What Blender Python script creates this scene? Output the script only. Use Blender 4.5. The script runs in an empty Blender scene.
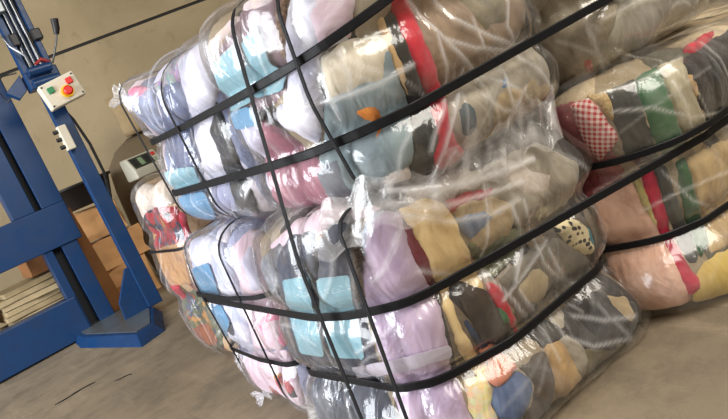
import bpy, math, random
import numpy as np
from mathutils import Matrix, Vector
from mathutils.geometry import delaunay_2d_cdt

scene = bpy.context.scene
COL = scene.collection

# ------------------------------------------------------------------ camera
CAM_ROT = ((0.736638, 0.420279, -0.529840), (-0.556640, -0.068147, -0.827954), (-0.384079, 0.904832, 0.183744))
cam_data = bpy.data.cameras.new('camera')
cam_data.sensor_width = 36; cam_data.sensor_fit = 'HORIZONTAL'; cam_data.lens = 650/728*36
cam_data.clip_start = .02; cam_data.clip_end = 60
cam = bpy.data.objects.new('camera', cam_data); COL.objects.link(cam)
cam.matrix_world = Matrix.Translation((0, 0, .9)) @ Matrix(CAM_ROT).to_4x4()
scene.camera = cam

# ------------------------------------------------------------------ light and exposure
scene.view_settings.view_transform = 'Standard'; scene.view_settings.look = 'None'
scene.view_settings.exposure = 0; scene.view_settings.gamma = 1
scene.cycles.transparent_max_bounces = 24
scene.cycles.max_bounces = 8
world = bpy.data.worlds.new('hall_daylight'); scene.world = world; world.use_nodes = True
world.node_tree.nodes['Background'].inputs[0].default_value = (1.0, .9, .77, 1)
world.node_tree.nodes['Background'].inputs[1].default_value = .25
def area(name, loc, aim, sx, sy, watts, color):
    d = bpy.data.lights.new(name, 'AREA'); d.shape = 'RECTANGLE'; d.size = sx; d.size_y = sy; d.energy = watts; d.color = color
    o = bpy.data.objects.new(name, d); COL.objects.link(o); o.location = loc
    o.rotation_euler = (Vector(aim)-Vector(loc)).to_track_quat('-Z', 'Y').to_euler()
    return o
area('open_door_daylight', (-3.6, 3.0, 1.75), (.7, 2.2, .8), 4.2, 3.2, 540, (.92, .955, 1.0))
area('warm_fill', (1.7, -1.5, 4.0), (1.3, 1.3, .3), 3.4, 2.2, 275, (1.0, .95, .86))  # added warm fill lamp for the right-hand bale faces, source unseen

# ------------------------------------------------------------------ node helpers
class NT:
    def __init__(s, m): s.t = m.node_tree; s.t.nodes.clear(); s.out = s.n('ShaderNodeOutputMaterial')
    def n(s, typ, **kw):
        o = s.t.nodes.new(typ)
        for k, v in kw.items():
            if k in o.inputs: s.put(o, k, v)
            else: setattr(o, k, v)
        return o
    def put(s, o, k, v):
        if hasattr(v, 'is_output'): s.t.links.new(v, o.inputs[k])
        else: o.inputs[k].default_value = v
    def coord(s, what='UV'): return s.n('ShaderNodeTexCoord').outputs[what]
    def mapped(s, v, scale=(1, 1, 1), rot=(0, 0, 0), loc=(0, 0, 0)):
        return s.n('ShaderNodeMapping', Vector=v, Scale=scale, Rotation=rot, Location=loc).outputs[0]
    def noise(s, v, scale, detail=3., rough=.55, dist=0., typ='FBM'):
        o = s.n('ShaderNodeTexNoise'); o.noise_type = typ
        s.put(o, 'Vector', v); s.put(o, 'Scale', scale); s.put(o, 'Detail', detail); s.put(o, 'Roughness', rough); s.put(o, 'Distortion', dist)
        return o.outputs[0]
    def ramp(s, f, *stops, interp='LINEAR'):
        o = s.n('ShaderNodeValToRGB'); s.put(o, 'Fac', f); o.color_ramp.interpolation = interp
        e = o.color_ramp.elements
        while len(e) < len(stops): e.new(.5)
        for q, (p, c) in zip(e, stops):
            q.position = p; q.color = (c, c, c, 1) if isinstance(c, (int, float)) else (*c[:3], 1)
        return o.outputs[0]
    def mixc(s, f, a, b, mode='MIX'):
        o = s.n('ShaderNodeMix', data_type='RGBA'); o.blend_type = mode
        s.put(o, 0, f)
        for i, v in ((6, a), (7, b)):
            if isinstance(v, tuple): v = (*v[:3], 1)
            s.put(o, i, v)
        return o.outputs[2]
    def math(s, op, a, b=0., clamp=False):
        o = s.n('ShaderNodeMath', operation=op); o.use_clamp = clamp; s.put(o, 0, a); s.put(o, 1, b); return o.outputs[0]
    def bump(s, h, strength=.3, dist=.01, normal=None):
        o = s.n('ShaderNodeBump', Strength=strength, Distance=dist, Height=h)
        if normal is not None: s.put(o, 'Normal', normal)
        return o.outputs[0]
    def bsdf(s, color, rough=.6, normal=None, metal=0., spec=.5, **kw):
        o = s.n('ShaderNodeBsdfPrincipled')
        s.put(o, 'Base Color', (*color, 1) if isinstance(color, tuple) and len(color) == 3 else color)
        s.put(o, 'Roughness', rough); s.put(o, 'Metallic', metal); s.put(o, 'Specular IOR Level', spec)
        if normal is not None: s.put(o, 'Normal', normal)
        for k, v in kw.items(): s.put(o, k.replace('_', ' '), v)
        return o.outputs[0]
    def end(s, sh): s.t.links.new(sh, s.out.inputs[0])
def new_mat(name):
    m = bpy.data.materials.new(name); m.use_nodes = True
    return m, NT(m)
def srgb(r, g, b):
    f = lambda c: (c/255/12.92 if c/255 <= .04045 else ((c/255+.055)/1.055)**2.4)
    return (f(r), f(g), f(b))

# ------------------------------------------------------------------ materials
MATS = {}
def plain(name, rgb, rough=.6, metal=0., bump=0., bscale=40., vary=.0, spec=.5, coat=0.):
    if name in MATS: return MATS[name]
    m, t = new_mat(name); v = t.coord('Object'); c = srgb(*rgb)
    col = (*c, 1)
    if vary:
        col = t.mixc(t.ramp(t.noise(v, 5, 5, .6), (.35, 0.), (.7, 1.)), c, tuple(min(1, x*(1-vary)) for x in c))
    nrm = t.bump(t.noise(v, bscale, 4), bump, .01) if bump else None
    t.end(t.bsdf(col, rough, nrm, metal, spec, Coat_Weight=coat)); MATS[name] = m
    return m
def fabric(name, rgb, rgb2=None, rough=.85, shine=.2, pattern='plain', k=1.0):
    """Cloth: creases along the fold, slight colour variation, weave in the bump; patterns sit in the cloth itself."""
    key = 'cloth_'+name
    if key in MATS: return MATS[key]
    m, t = new_mat(key); uv = t.coord('UV'); c = srgb(*rgb); c2 = srgb(*(rgb2 or tuple(int(x*.72) for x in rgb)))
    big = t.noise(t.mapped(uv, (1, .55, 1), (0, 0, .3)), 11, 4, .6, 1.2)
    if pattern == 'plain':
        col = t.mixc(t.ramp(big, (.38, 0.), (.62, 1.)), c, c2)
    elif pattern == 'gingham':
        def band(rot):
            w = t.n('ShaderNodeTexWave', Vector=t.mapped(uv, (1, 1, 1), (0, 0, rot)), Scale=24.0, Distortion=.6)
            return t.ramp(w.outputs[1], (.46, 0.), (.54, 1.))
        s_ = t.math('MULTIPLY', t.math('ADD', band(.35), band(.35+math.pi/2)), .5)
        col = t.mixc(s_, c, c2)
    elif pattern == 'leopard':
        vo = t.n('ShaderNodeTexVoronoi', Vector=uv, Scale=70.0)
        col = t.mixc(t.ramp(vo.outputs[0], (.34, 1.), (.44, 0.)), c, c2)
    elif pattern == 'print':
        vo = t.n('ShaderNodeTexVoronoi', Vector=t.mixc(.12, uv, t.n('ShaderNodeTexNoise', Vector=uv, Scale=18.0).outputs[1]), Scale=26.0*k)
        hue = t.ramp(t.n('ShaderNodeSeparateColor', Color=vo.outputs[1]).outputs[0], (.0, c), (.45, c), (.5, c2), (.68, srgb(60, 66, 84)), (.8, c), (.9, srgb(170, 120, 60)), interp='CONSTANT')
        col = hue
    elif pattern == 'stripes':
        w = t.n('ShaderNodeTexWave', Vector=t.mapped(uv, (1, 1, 1), (0, 0, .2)), Scale=16.0*k, Distortion=1.5)
        col = t.mixc(t.ramp(w.outputs[1], (.45, 0.), (.55, 1.)), c, c2)
    elif pattern == 'speckle':
        vo = t.n('ShaderNodeTexVoronoi', Vector=uv, Scale=90.0)
        col = t.mixc(.18, t.mixc(t.ramp(big, (.45, 0.), (.6, 1.)), c, c2), vo.outputs[1])
    elif pattern == 'tweed':
        col = t.mixc(t.ramp(t.noise(uv, 160, 3, .8), (.4, 0.), (.6, 1.)), c, c2)
    crease = t.noise(t.mapped(uv, (1, .55, 1), (0, 0, .25)), 13, 2.5, .5, 1.2)
    fine = t.noise(uv, 300, 2)
    n1 = t.bump(crease, .5, .03); n2 = t.bump(fine, .12, .002, n1)
    t.end(t.bsdf(col, rough, n2, 0, shine, Sheen_Weight=.15)); MATS[key] = m
    return m
CLOTHS = {
 'slate_light': ((150, 158, 186),), 'denim_grey': ((112, 122, 152), (86, 92, 120)), 'pink': ((222, 150, 170), (206, 120, 150)),
 'speckle': ((176, 160, 170), (96, 100, 130), .8, .3, 'speckle'), 'silver': ((222, 220, 230), (180, 180, 198), .5, .5),
 'lavender_grey': ((160, 162, 186), (140, 142, 168)), 'charcoal': ((58, 60, 72), (40, 42, 52)), 'black_satin': ((30, 31, 36), (22, 22, 26), .35, .6),
 'peach': ((226, 200, 186), (200, 186, 190)), 'mauve_brown': ((128, 100, 106), (104, 80, 88), .55, .5), 'brown_lace': ((140, 112, 88), (84, 62, 52), .8, .3, 'tweed'),
 'white_lilac': ((206, 202, 216), (176, 174, 196), .55, .4), 'rose': ((168, 112, 126), (140, 88, 104)), 'white_pink': ((224, 204, 212), (204, 176, 190), .6, .4),
 'teal_grey': ((140, 154, 156), (116, 130, 136)), 'cream_silk': ((214, 202, 178), (196, 184, 162), .6, .4), 'orange': ((222, 140, 60), (206, 110, 40)),
 'greige': ((160, 148, 126), (138, 126, 106)), 'greige_light': ((172, 164, 148), (150, 142, 126)), 'olive_black': ((58, 54, 44), (38, 36, 32)), 'tan': ((196, 164, 116), (166, 134, 92)),
 'red': ((196, 46, 58), (160, 32, 46)), 'taupe': ((150, 128, 104), (126, 106, 86)), 'khaki': ((128, 116, 90), (108, 98, 78)), 'stone': ((176, 166, 148), (150, 140, 124)),
 'teal_dark': ((78, 92, 94), (62, 74, 78)), 'sky': ((120, 158, 200),), 'sand': ((186, 164, 128), (158, 138, 108)), 'white_fluff': ((218, 206, 194), (192, 178, 166)),
 'grey': ((120, 124, 132), (92, 96, 106)), 'print_white': ((224, 220, 230), (176, 180, 206), .6, .4), 'navy': ((44, 52, 76), (34, 38, 56)), 'crimson': ((196, 42, 70), (164, 30, 56)),
 'print_red': ((150, 34, 44), (40, 36, 36), .8, .2, 'print', 1.0), 'foil': ((150, 152, 160), (26, 26, 30), .35, .6), 'slate': ((58, 63, 80), (44, 48, 62), .6, .35),
 'brown_tweed': ((108, 94, 80), (54, 48, 46), .8, .2, 'tweed'), 'lilac_satin': ((206, 184, 206), (172, 150, 178), .35, .6), 'ice': ((186, 196, 214), (164, 172, 196), .5, .4),
 'cream': ((230, 202, 148), (210, 178, 122)), 'maroon': ((112, 26, 42), (92, 20, 34)), 'charcoal_brown': ((70, 58, 48), (50, 42, 38)), 'denim': ((56, 70, 96), (44, 54, 78)),
 'salmon': ((216, 146, 116), (196, 122, 96)), 'denim_light': ((98, 116, 148), (74, 88, 118)), 'cream_yellow': ((228, 206, 150), (206, 170, 110), .85, .2, 'speckle'),
 'umber': ((92, 76, 58), (68, 56, 44)), 'sky_grey': ((136, 146, 164), (110, 120, 140)), 'red_dull': ((186, 84, 80), (160, 66, 66)), 'olive': ((118, 118, 86), (94, 96, 70)),
 'green': ((78, 116, 78), (60, 96, 64)), 'pewter': ((128, 120, 106), (104, 98, 88)), 'beige': ((186, 170, 138), (160, 142, 114)), 'smoke': ((92, 88, 82), (62, 58, 56)),
 'leopard': ((226, 210, 168), (44, 38, 34), .8, .2, 'leopard'), 'teal': ((60, 150, 166),), 'dusty_rose': ((156, 78, 78), (120, 58, 62)), 'gingham': ((238, 214, 206), (190, 44, 48), .85, .2, 'gingham'),
 'tan_fur': ((206, 180, 130), (170, 140, 94), .95, .1, 'tweed'), 'grey_dark': ((84, 82, 74), (62, 60, 56)), 'pale_stone': ((190, 178, 150), (160, 150, 124)), 'black_brown': ((56, 48, 42), (36, 32, 30)),
 'blush': ((222, 182, 158), (200, 156, 132)), 'yellow_pale': ((224, 208, 128),), 'green_dark': ((70, 98, 66), (54, 78, 54)), 'tan_light': ((192, 166, 122), (164, 138, 100)), 'straw': ((206, 178, 100), (184, 154, 82)),
 'print_green': ((84, 88, 62), (150, 70, 44), .8, .2, 'print', 1.0), 'rust': ((156, 92, 58), (120, 64, 42)), 'cardboard': ((190, 148, 104), (166, 124, 84)),
}
def cloth(k):
    a = CLOTHS[k]; return fabric(k, *a)
def card_mat(name, rgb):
    m, t = new_mat(name); uv = t.coord('UV')
    w = t.noise(t.mapped(uv, (1, 2.2, 1)), 120, 2, .6)
    row = t.math('PINGPONG', t.math('MULTIPLY', t.n('ShaderNodeSeparateXYZ', Vector=uv).outputs[1], 9.0), .5)
    f = t.math('MULTIPLY', t.ramp(w, (.56, 0.), (.6, 1.)), t.ramp(row, (.40, 0.), (.44, 1.)))
    c = srgb(*rgb)
    col = t.mixc(t.math('MULTIPLY', f, .45), t.mixc(t.noise(uv, 8, 3), c, tuple(x*.9 for x in c)), (.8, .85, .86))
    t.end(t.bsdf(col, .42, t.bump(t.noise(uv, 22, 3, .5, 1.), .25, .01))); MATS[name] = m
card_mat('card_pale', (134, 174, 186)); card_mat('card_blue', (92, 142, 178))
plain('film_tape', (192, 184, 196), .3)

def film_mat(name, haze0, haze1, tint, crinkle):
    """Clear polythene: mostly see-through, milky where it is creased or doubled, glossy."""
    m, t = new_mat(name); uv = t.coord('UV')
    n = t.noise(t.mapped(uv, (1, .6, 1), (0, 0, .5)), 7, 5, .62, 1.4)
    haze = t.ramp(n, (.46, haze0), (.72, haze1))
    fold = t.n('ShaderNodeAttribute', attribute_name='fold').outputs['Fac']
    haze = t.math('ADD', haze, t.math('MULTIPLY', fold, .95), clamp=True)
    r1 = t.noise(t.mapped(uv, (1, .45, 1), (0, 0, .45)), 9, 5, .55, 1.0, 'RIDGED_MULTIFRACTAL')
    r2 = t.noise(t.mapped(uv, (1, .7, 1), (0, 0, -.6)), 22, 3, .5, .8)
    nrm = t.bump(r2, .35*crinkle, .012, t.bump(r1, .30*crinkle, .012))
    dif = t.n('ShaderNodeBsdfDiffuse', Color=(*tint, 1), Normal=nrm).outputs[0]
    trl = t.n('ShaderNodeBsdfTranslucent', Color=(*tint, 1)).outputs[0]
    milk = t.n('ShaderNodeMixShader', Fac=.4); t.put(milk, 1, dif); t.put(milk, 2, trl)
    tr = t.n('ShaderNodeBsdfTransparent', Color=(.99, .99, .99, 1)).outputs[0]
    a = t.n('ShaderNodeMixShader', Fac=haze); t.put(a, 1, tr); t.put(a, 2, milk.outputs[0])
    fr = t.n('ShaderNodeFresnel', IOR=1.5, Normal=nrm).outputs[0]
    gl = t.n('ShaderNodeBsdfGlossy', Color=(1, 1, 1, 1), Roughness=.19, Normal=nrm).outputs[0]
    b = t.n('ShaderNodeMixShader', Fac=t.math('MINIMUM', t.math('MULTIPLY', fr, 1.4), .36)); t.put(b, 1, a.outputs[0]); t.put(b, 2, gl)
    t.end(b.outputs[0]); MATS[name] = m
film_mat('film_left', .01, .14, (.93, .94, .98), 1.5)
film_mat('film_near', .0, .13, (.94, .93, .93), 1.5)
film_mat('film_warm', .0, .17, (.93, .90, .84), 1.4)

film_mat('film_milky', .10, .55, (.95, .92, .90), 1.6)

def packed_mat(name, *cols):
    m, t = new_mat(name); uv = t.coord('UV')
    vo = t.n('ShaderNodeTexVoronoi', Vector=t.mapped(uv, (2.2, .7, 1)), Scale=5.0)
    f = t.n('ShaderNodeSeparateColor', Color=vo.outputs[1]).outputs[0]
    col = t.ramp(f, *[(i/len(cols), srgb(*c)) for i, c in enumerate(cols)], interp='CONSTANT')
    t.end(t.bsdf(col, .9, t.bump(t.noise(uv, 20, 5, .6, 1.2), .6, .02), 0, .2)); MATS[name] = m
packed_mat('packed_pale', (196, 192, 206), (160, 162, 186), (214, 206, 214), (120, 126, 150), (206, 190, 196))
packed_mat('packed_mixed', (120, 106, 90), (150, 134, 110), (64, 58, 54), (136, 122, 104), (96, 88, 78), (160, 148, 136))  # tones darkened to stand for the shadows between the garments
packed_mat('packed_tan', (178, 156, 122), (150, 134, 108), (196, 176, 144), (90, 84, 70))
packed_mat('packed_greige', (164, 152, 130), (150, 138, 118), (176, 164, 144))
packed_mat('packed_red', (130, 60, 50), (180, 150, 116), (90, 84, 64), (150, 90, 60))

def strap_mat():
    m, t = new_mat('strap_black'); v = t.coord('Object')
    t.end(t.bsdf((.006, .006, .007, 1), t.ramp(t.noise(v, 30, 3), (.3, .40), (.7, .6)), t.bump(t.noise(v, 220, 2), .25, .002), 0, .18)); MATS['strap_black'] = m
strap_mat()

# ------------------------------------------------------------------ object helpers
def tag(o, label=None, category=None, group=None, kind=None):
    for k, v in (('label', label), ('category', category), ('group', group), ('kind', kind)):
        if v: o[k] = v
    return o
def empty(name, loc, rz=0):
    o = bpy.data.objects.new(name, None); COL.objects.link(o); o.location = loc; o.rotation_euler = (0, 0, rz); o.empty_display_size = .1
    return o
def link(name, me, mat, parent=None):
    o = bpy.data.objects.new(name, me); COL.objects.link(o)
    if mat: me.materials.append(MATS[mat] if isinstance(mat, str) else mat)
    if parent:
        o.parent = parent
        o.matrix_parent_inverse = (Matrix.Translation(parent.location) @ parent.rotation_euler.to_matrix().to_4x4()).inverted()
    return o
def np_mesh(name, V, F, UV=None, attr=None, smooth=True):
    me = bpy.data.meshes.new(name)
    me.from_pydata([tuple(map(float, p)) for p in V], [], [tuple(map(int, f)) for f in F])
    if UV is not None:
        l = me.uv_layers.new(name='UVMap'); idx = np.empty(len(me.loops), dtype=np.int32); me.loops.foreach_get('vertex_index', idx)
        l.data.foreach_set('uv', np.asarray(UV, dtype=np.float32)[idx].ravel())
    for k, v in (attr or {}).items():
        a = me.attributes.new(k, 'FLOAT', 'POINT'); a.data.foreach_set('value', np.asarray(v, dtype=np.float32))
    me.polygons.foreach_set('use_smooth', [smooth]*len(me.polygons))
    me.update(); return me
def waves(P, seed, lo, hi, n=9, warp=.35):
    """Smooth crease noise in space, about -1..1."""
    rs = np.random.RandomState(seed); t = 0; tot = 0
    Q = P+warp*.06*np.sin(P[..., [1, 2, 0]]*19+rs.uniform(0, 6, 3))
    for i in range(n):
        f = lo*(hi/lo)**(i/(n-1)); d = rs.normal(size=3); d /= np.linalg.norm(d); a = (lo/f)**.7
        t = t+a*np.sin(f*(Q@d)+rs.uniform(0, 6.28)+1.2*np.sin(.37*f*(Q@np.roll(d, 1)))); tot += a
    return t/tot*1.8
def ridges(P, seed, lo, hi, n=9, sharp=2.2):
    rs = np.random.RandomState(seed); t = 0; tot = 0
    Q = P+.022*np.sin(P[..., [1, 2, 0]]*17+rs.uniform(0, 6, 3))
    for i in range(n):
        f = lo*(hi/lo)**(i/(n-1)); d = rs.normal(size=3); d /= np.linalg.norm(d); a = (lo/f)**.6
        g = .5+.5*np.sin(.3*f*(Q@np.roll(d, 1))+rs.uniform(0, 6))
        t = t+a*g*(1-np.abs(np.sin(.5*f*(Q@d)+rs.uniform(0, 6.28)+.8*np.sin(.3*f*(Q@np.roll(d, 2))))))**sharp; tot += a
    return t/tot
class Mesh:
    """Collects boxes, prisms and tubes into one mesh."""
    def __init__(s): s.v = []; s.f = []; s.sm = []
    def add(s, V, F, smooth=False):
        k = len(s.v); s.v += [tuple(p) for p in V]; s.f += [tuple(i+k for i in f) for f in F]; s.sm += [smooth]*len(F); return s
    def box(s, x0, x1, y0, y1, z0, z1, rot=None, c=(0, 0, 0), b=0.0):
        V = [(x, y, z) for x in (x0, x1) for y in (y0, y1) for z in (z0, z1)]
        if rot is not None: V = [tuple(rot @ Vector(p)+Vector(c)) for p in V]
        return s.add(V, [(0, 1, 3, 2), (4, 6, 7, 5), (0, 4, 5, 1), (2, 3, 7, 6), (0, 2, 6, 4), (1, 5, 7, 3)])
    def prism(s, pts, axis, h0, h1):
        n = len(pts)
        mk = {'x': lambda p, h: (h, p[0], p[1]), 'y': lambda p, h: (p[0], h, p[1]), 'z': lambda p, h: (p[0], p[1], h)}[axis]
        return s.add([mk(p, h) for h in (h0, h1) for p in pts], [tuple(range(n))[::-1], tuple(range(n, 2*n))]+[(i, (i+1) % n, n+(i+1) % n, n+i) for i in range(n)])
    def tube(s, path, r, n=12, cap=True):
        P = [Vector(p) for p in path]; R = r if isinstance(r, (list, tuple)) else [r]*len(P); V = []; up = None
        for i, p in enumerate(P):
            d = (P[min(i+1, len(P)-1)]-P[max(i-1, 0)]).normalized()
            if up is None: up = Vector((0, 0, 1)) if abs(d.z) < .9 else Vector((1, 0, 0))
            a = d.cross(up).normalized(); bb = a.cross(d).normalized(); up = bb
            V += [p+R[i]*(math.cos(t)*a+math.sin(t)*bb) for t in (2*math.pi*j/n for j in range(n))]
        F = [(i*n+j, i*n+(j+1) % n, (i+1)*n+(j+1) % n, (i+1)*n+j) for i in range(len(P)-1) for j in range(n)]
        s.add(V, F, True)
        if cap: s.add(V[:n], [tuple(range(n))[::-1]]); s.add(V[-n:], [tuple(range(n))])
        return s
    def build(s, name, mat, parent=None, bevel=0., seg=2):
        me = bpy.data.meshes.new(name); me.from_pydata(s.v, [], s.f); me.polygons.foreach_set('use_smooth', s.sm); me.update()
        o = link(name, me, mat, parent)
        if bevel:
            md = o.modifiers.new('bevel', 'BEVEL'); md.width = bevel; md.segments = seg; md.limit_method = 'ANGLE'
        return o

# ------------------------------------------------------------------ bale shapes
class BaleShape:
    """A strapped bale as a rounded block: S runs round it in metres (0 at the corner -x,-y), V climbs it in metres."""
    def __init__(self, x0, x1, y0, y1, z0, z1, r=.13, ro=.12, rl=0, m=4.5, belts=(), ties=(), seed=0, amp=.012, nubs=()):
        self.c = np.array([(x0+x1)/2, (y0+y1)/2]); self.a = (x1-x0)/2; self.b = (y1-y0)/2
        self.zc = (z0+z1)/2; self.h = (z1-z0)/2; self.belts = belts; self.ties = ties; self.amp = amp; self.nubs = nubs
        a, b = self.a, self.b
        pts = []
        def arc(sx, sy, t0, t1, r):
            cx = sx*(a-r); cy = sy*(b-r)
            for t in np.linspace(t0, t1, 24): pts.append((cx+r*math.cos(t), cy+r*math.sin(t)))
        q = math.pi
        arc(-1, -1, 1.25*q, 1.5*q, r); arc(1, -1, 1.5*q, 2*q, ro); arc(1, 1, 0, .5*q, ro); arc(-1, 1, .5*q, q, rl or ro*.75); arc(-1, -1, q, 1.25*q, r)
        P = np.array(pts); d = np.r_[0, np.cumsum(np.hypot(*np.diff(P, axis=0).T))]
        self.per = d[-1]; self.pt = P; self.pd = d
        t = np.linspace(-math.pi/2, math.pi/2, 801)
        k = np.abs(np.cos(t))**(2/m); z = np.sign(np.sin(t))*np.abs(np.sin(t))**(2/m)*self.h
        w = min(a, b)
        dv = np.r_[0, np.cumsum(np.hypot(np.diff(k*w), np.diff(z)))]
        self.vt = dv-dv[-1]/2; self.vk = k; self.vz = z; self.vmax = dv[-1]/2
        rs = np.random.RandomState(seed+11)
        self.lw = [(rs.normal(size=3)*f, rs.uniform(0, 6.28), am) for f, am in ((7, 1), (9, 1), (12, .8), (15, .7), (19, .5), (26, .35))]
    def base(self, S, V):
        S = np.mod(S, self.per); V = np.clip(V, -self.vmax, self.vmax)
        x = np.interp(S, self.pd, self.pt[:, 0]); y = np.interp(S, self.pd, self.pt[:, 1])
        k = np.interp(V, self.vt, self.vk); z = np.interp(V, self.vt, self.vz)
        w = min(self.a, self.b)*(1-k)
        return np.stack([self.c[0]+x*(1-w/self.a), self.c[1]+y*(1-w/self.b), self.zc+z], -1)
    def normal(self, S, V):
        e = .012
        V = np.clip(V, -self.vmax+e*1.5, self.vmax-e*1.5)
        ds = self.base(S+e, V)-self.base(S-e, V); dv = self.base(S, V+e)-self.base(S, V-e)
        n = np.cross(ds, dv)
        return n/np.maximum(np.linalg.norm(n, axis=-1, keepdims=True), 1e-9)
    def grip(self, B):
        """0..1: how close a point lies to a strap."""
        g = np.zeros(B.shape[:-1])
        for z, d, w in self.belts:
            if d > 0: g = np.maximum(g, np.exp(-((B[..., 2]-z)/w)**2))
        for y, d, w in self.ties: g = np.maximum(g, np.exp(-((B[..., 1]-y)/w)**2))
        return g
    def relief(self, B):
        t = np.zeros(B.shape[:-1])
        for w, p, am in self.lw: t = t+am*np.sin(B@w+p)
        t = t*self.amp*.55
        for z, d, w in self.belts: t = t-d*np.exp(-((B[..., 2]-z)/w)**2)
        for y, d, w in self.ties: t = t-d*np.exp(-((B[..., 1]-y)/w)**2)
        for q, d, w in self.nubs: t = t+d*np.exp(-((B-np.array(q))**2).sum(-1)/w**2)
        return t
    def P(self, S, V, off=0.):
        S = np.asarray(S, float); V = np.asarray(V, float)
        B = self.base(S, V)
        return B+self.normal(S, V)*(self.relief(B)+off)[..., None]

SHAPES = {
 'L1': BaleShape(.646, 1.385, 1.705, 2.245, 0, .65, r=.08, m=6.5, belts=((.425, .02, .03), (.225, .02, .03)), ties=((1.83, .012, .018), (2.15, .012, .018)), seed=1),
 'L2': BaleShape(.640, 1.365, 1.045, 1.680, 0, .66, r=.29, ro=.13, rl=.10, m=10, belts=((.42, .028, .035), (.222, .034, .035), (.07, -.025, .08)), ties=((1.315, .014, .02), (1.175, .01, .016)), seed=2, amp=.014,
       nubs=(((1.365, 1.08, .50), .06, .07), ((1.34, 1.06, .06), .045, .09))),
 'U1': BaleShape(.70, 1.38, 1.535, 2.19, .655, 1.17, r=.07, m=5, belts=((.965, .02, .03), (.80, .022, .03)), ties=((1.81, .012, .018), (2.12, .012, .018)), seed=3,
       nubs=(((.74, 2.10, 1.11), .05, .06),)),
 'U2': BaleShape(.70, 1.45, 1.040, 1.525, .65, 1.17, r=.25, ro=.14, rl=.07, m=6, belts=((.98, .02, .03), (.81, .028, .035)), ties=((1.315, .014, .02), (1.15, .01, .016)), seed=4, amp=.014),
 'RL': BaleShape(1.395, 2.75, .880, 1.620, 0, .65, r=.24, ro=.14, m=9, belts=((.41, .025, .035), (.215, .03, .035), (.07, -.035, .08)), seed=5, amp=.016),
 'RU': BaleShape(1.465, 2.15, .990, 1.620, .66, 1.20, r=.14, m=5, belts=((.86, .02, .03),), seed=6, amp=.012, nubs=(((2.15, 1.05, .68), .06, .06),)),
 'SB': BaleShape(.80, 1.24, 2.62, 3.10, 0, .85, r=.10, ro=.1, m=7, belts=((.62, .015, .03), (.3, .02, .04)), seed=7, amp=.016),
}

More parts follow.
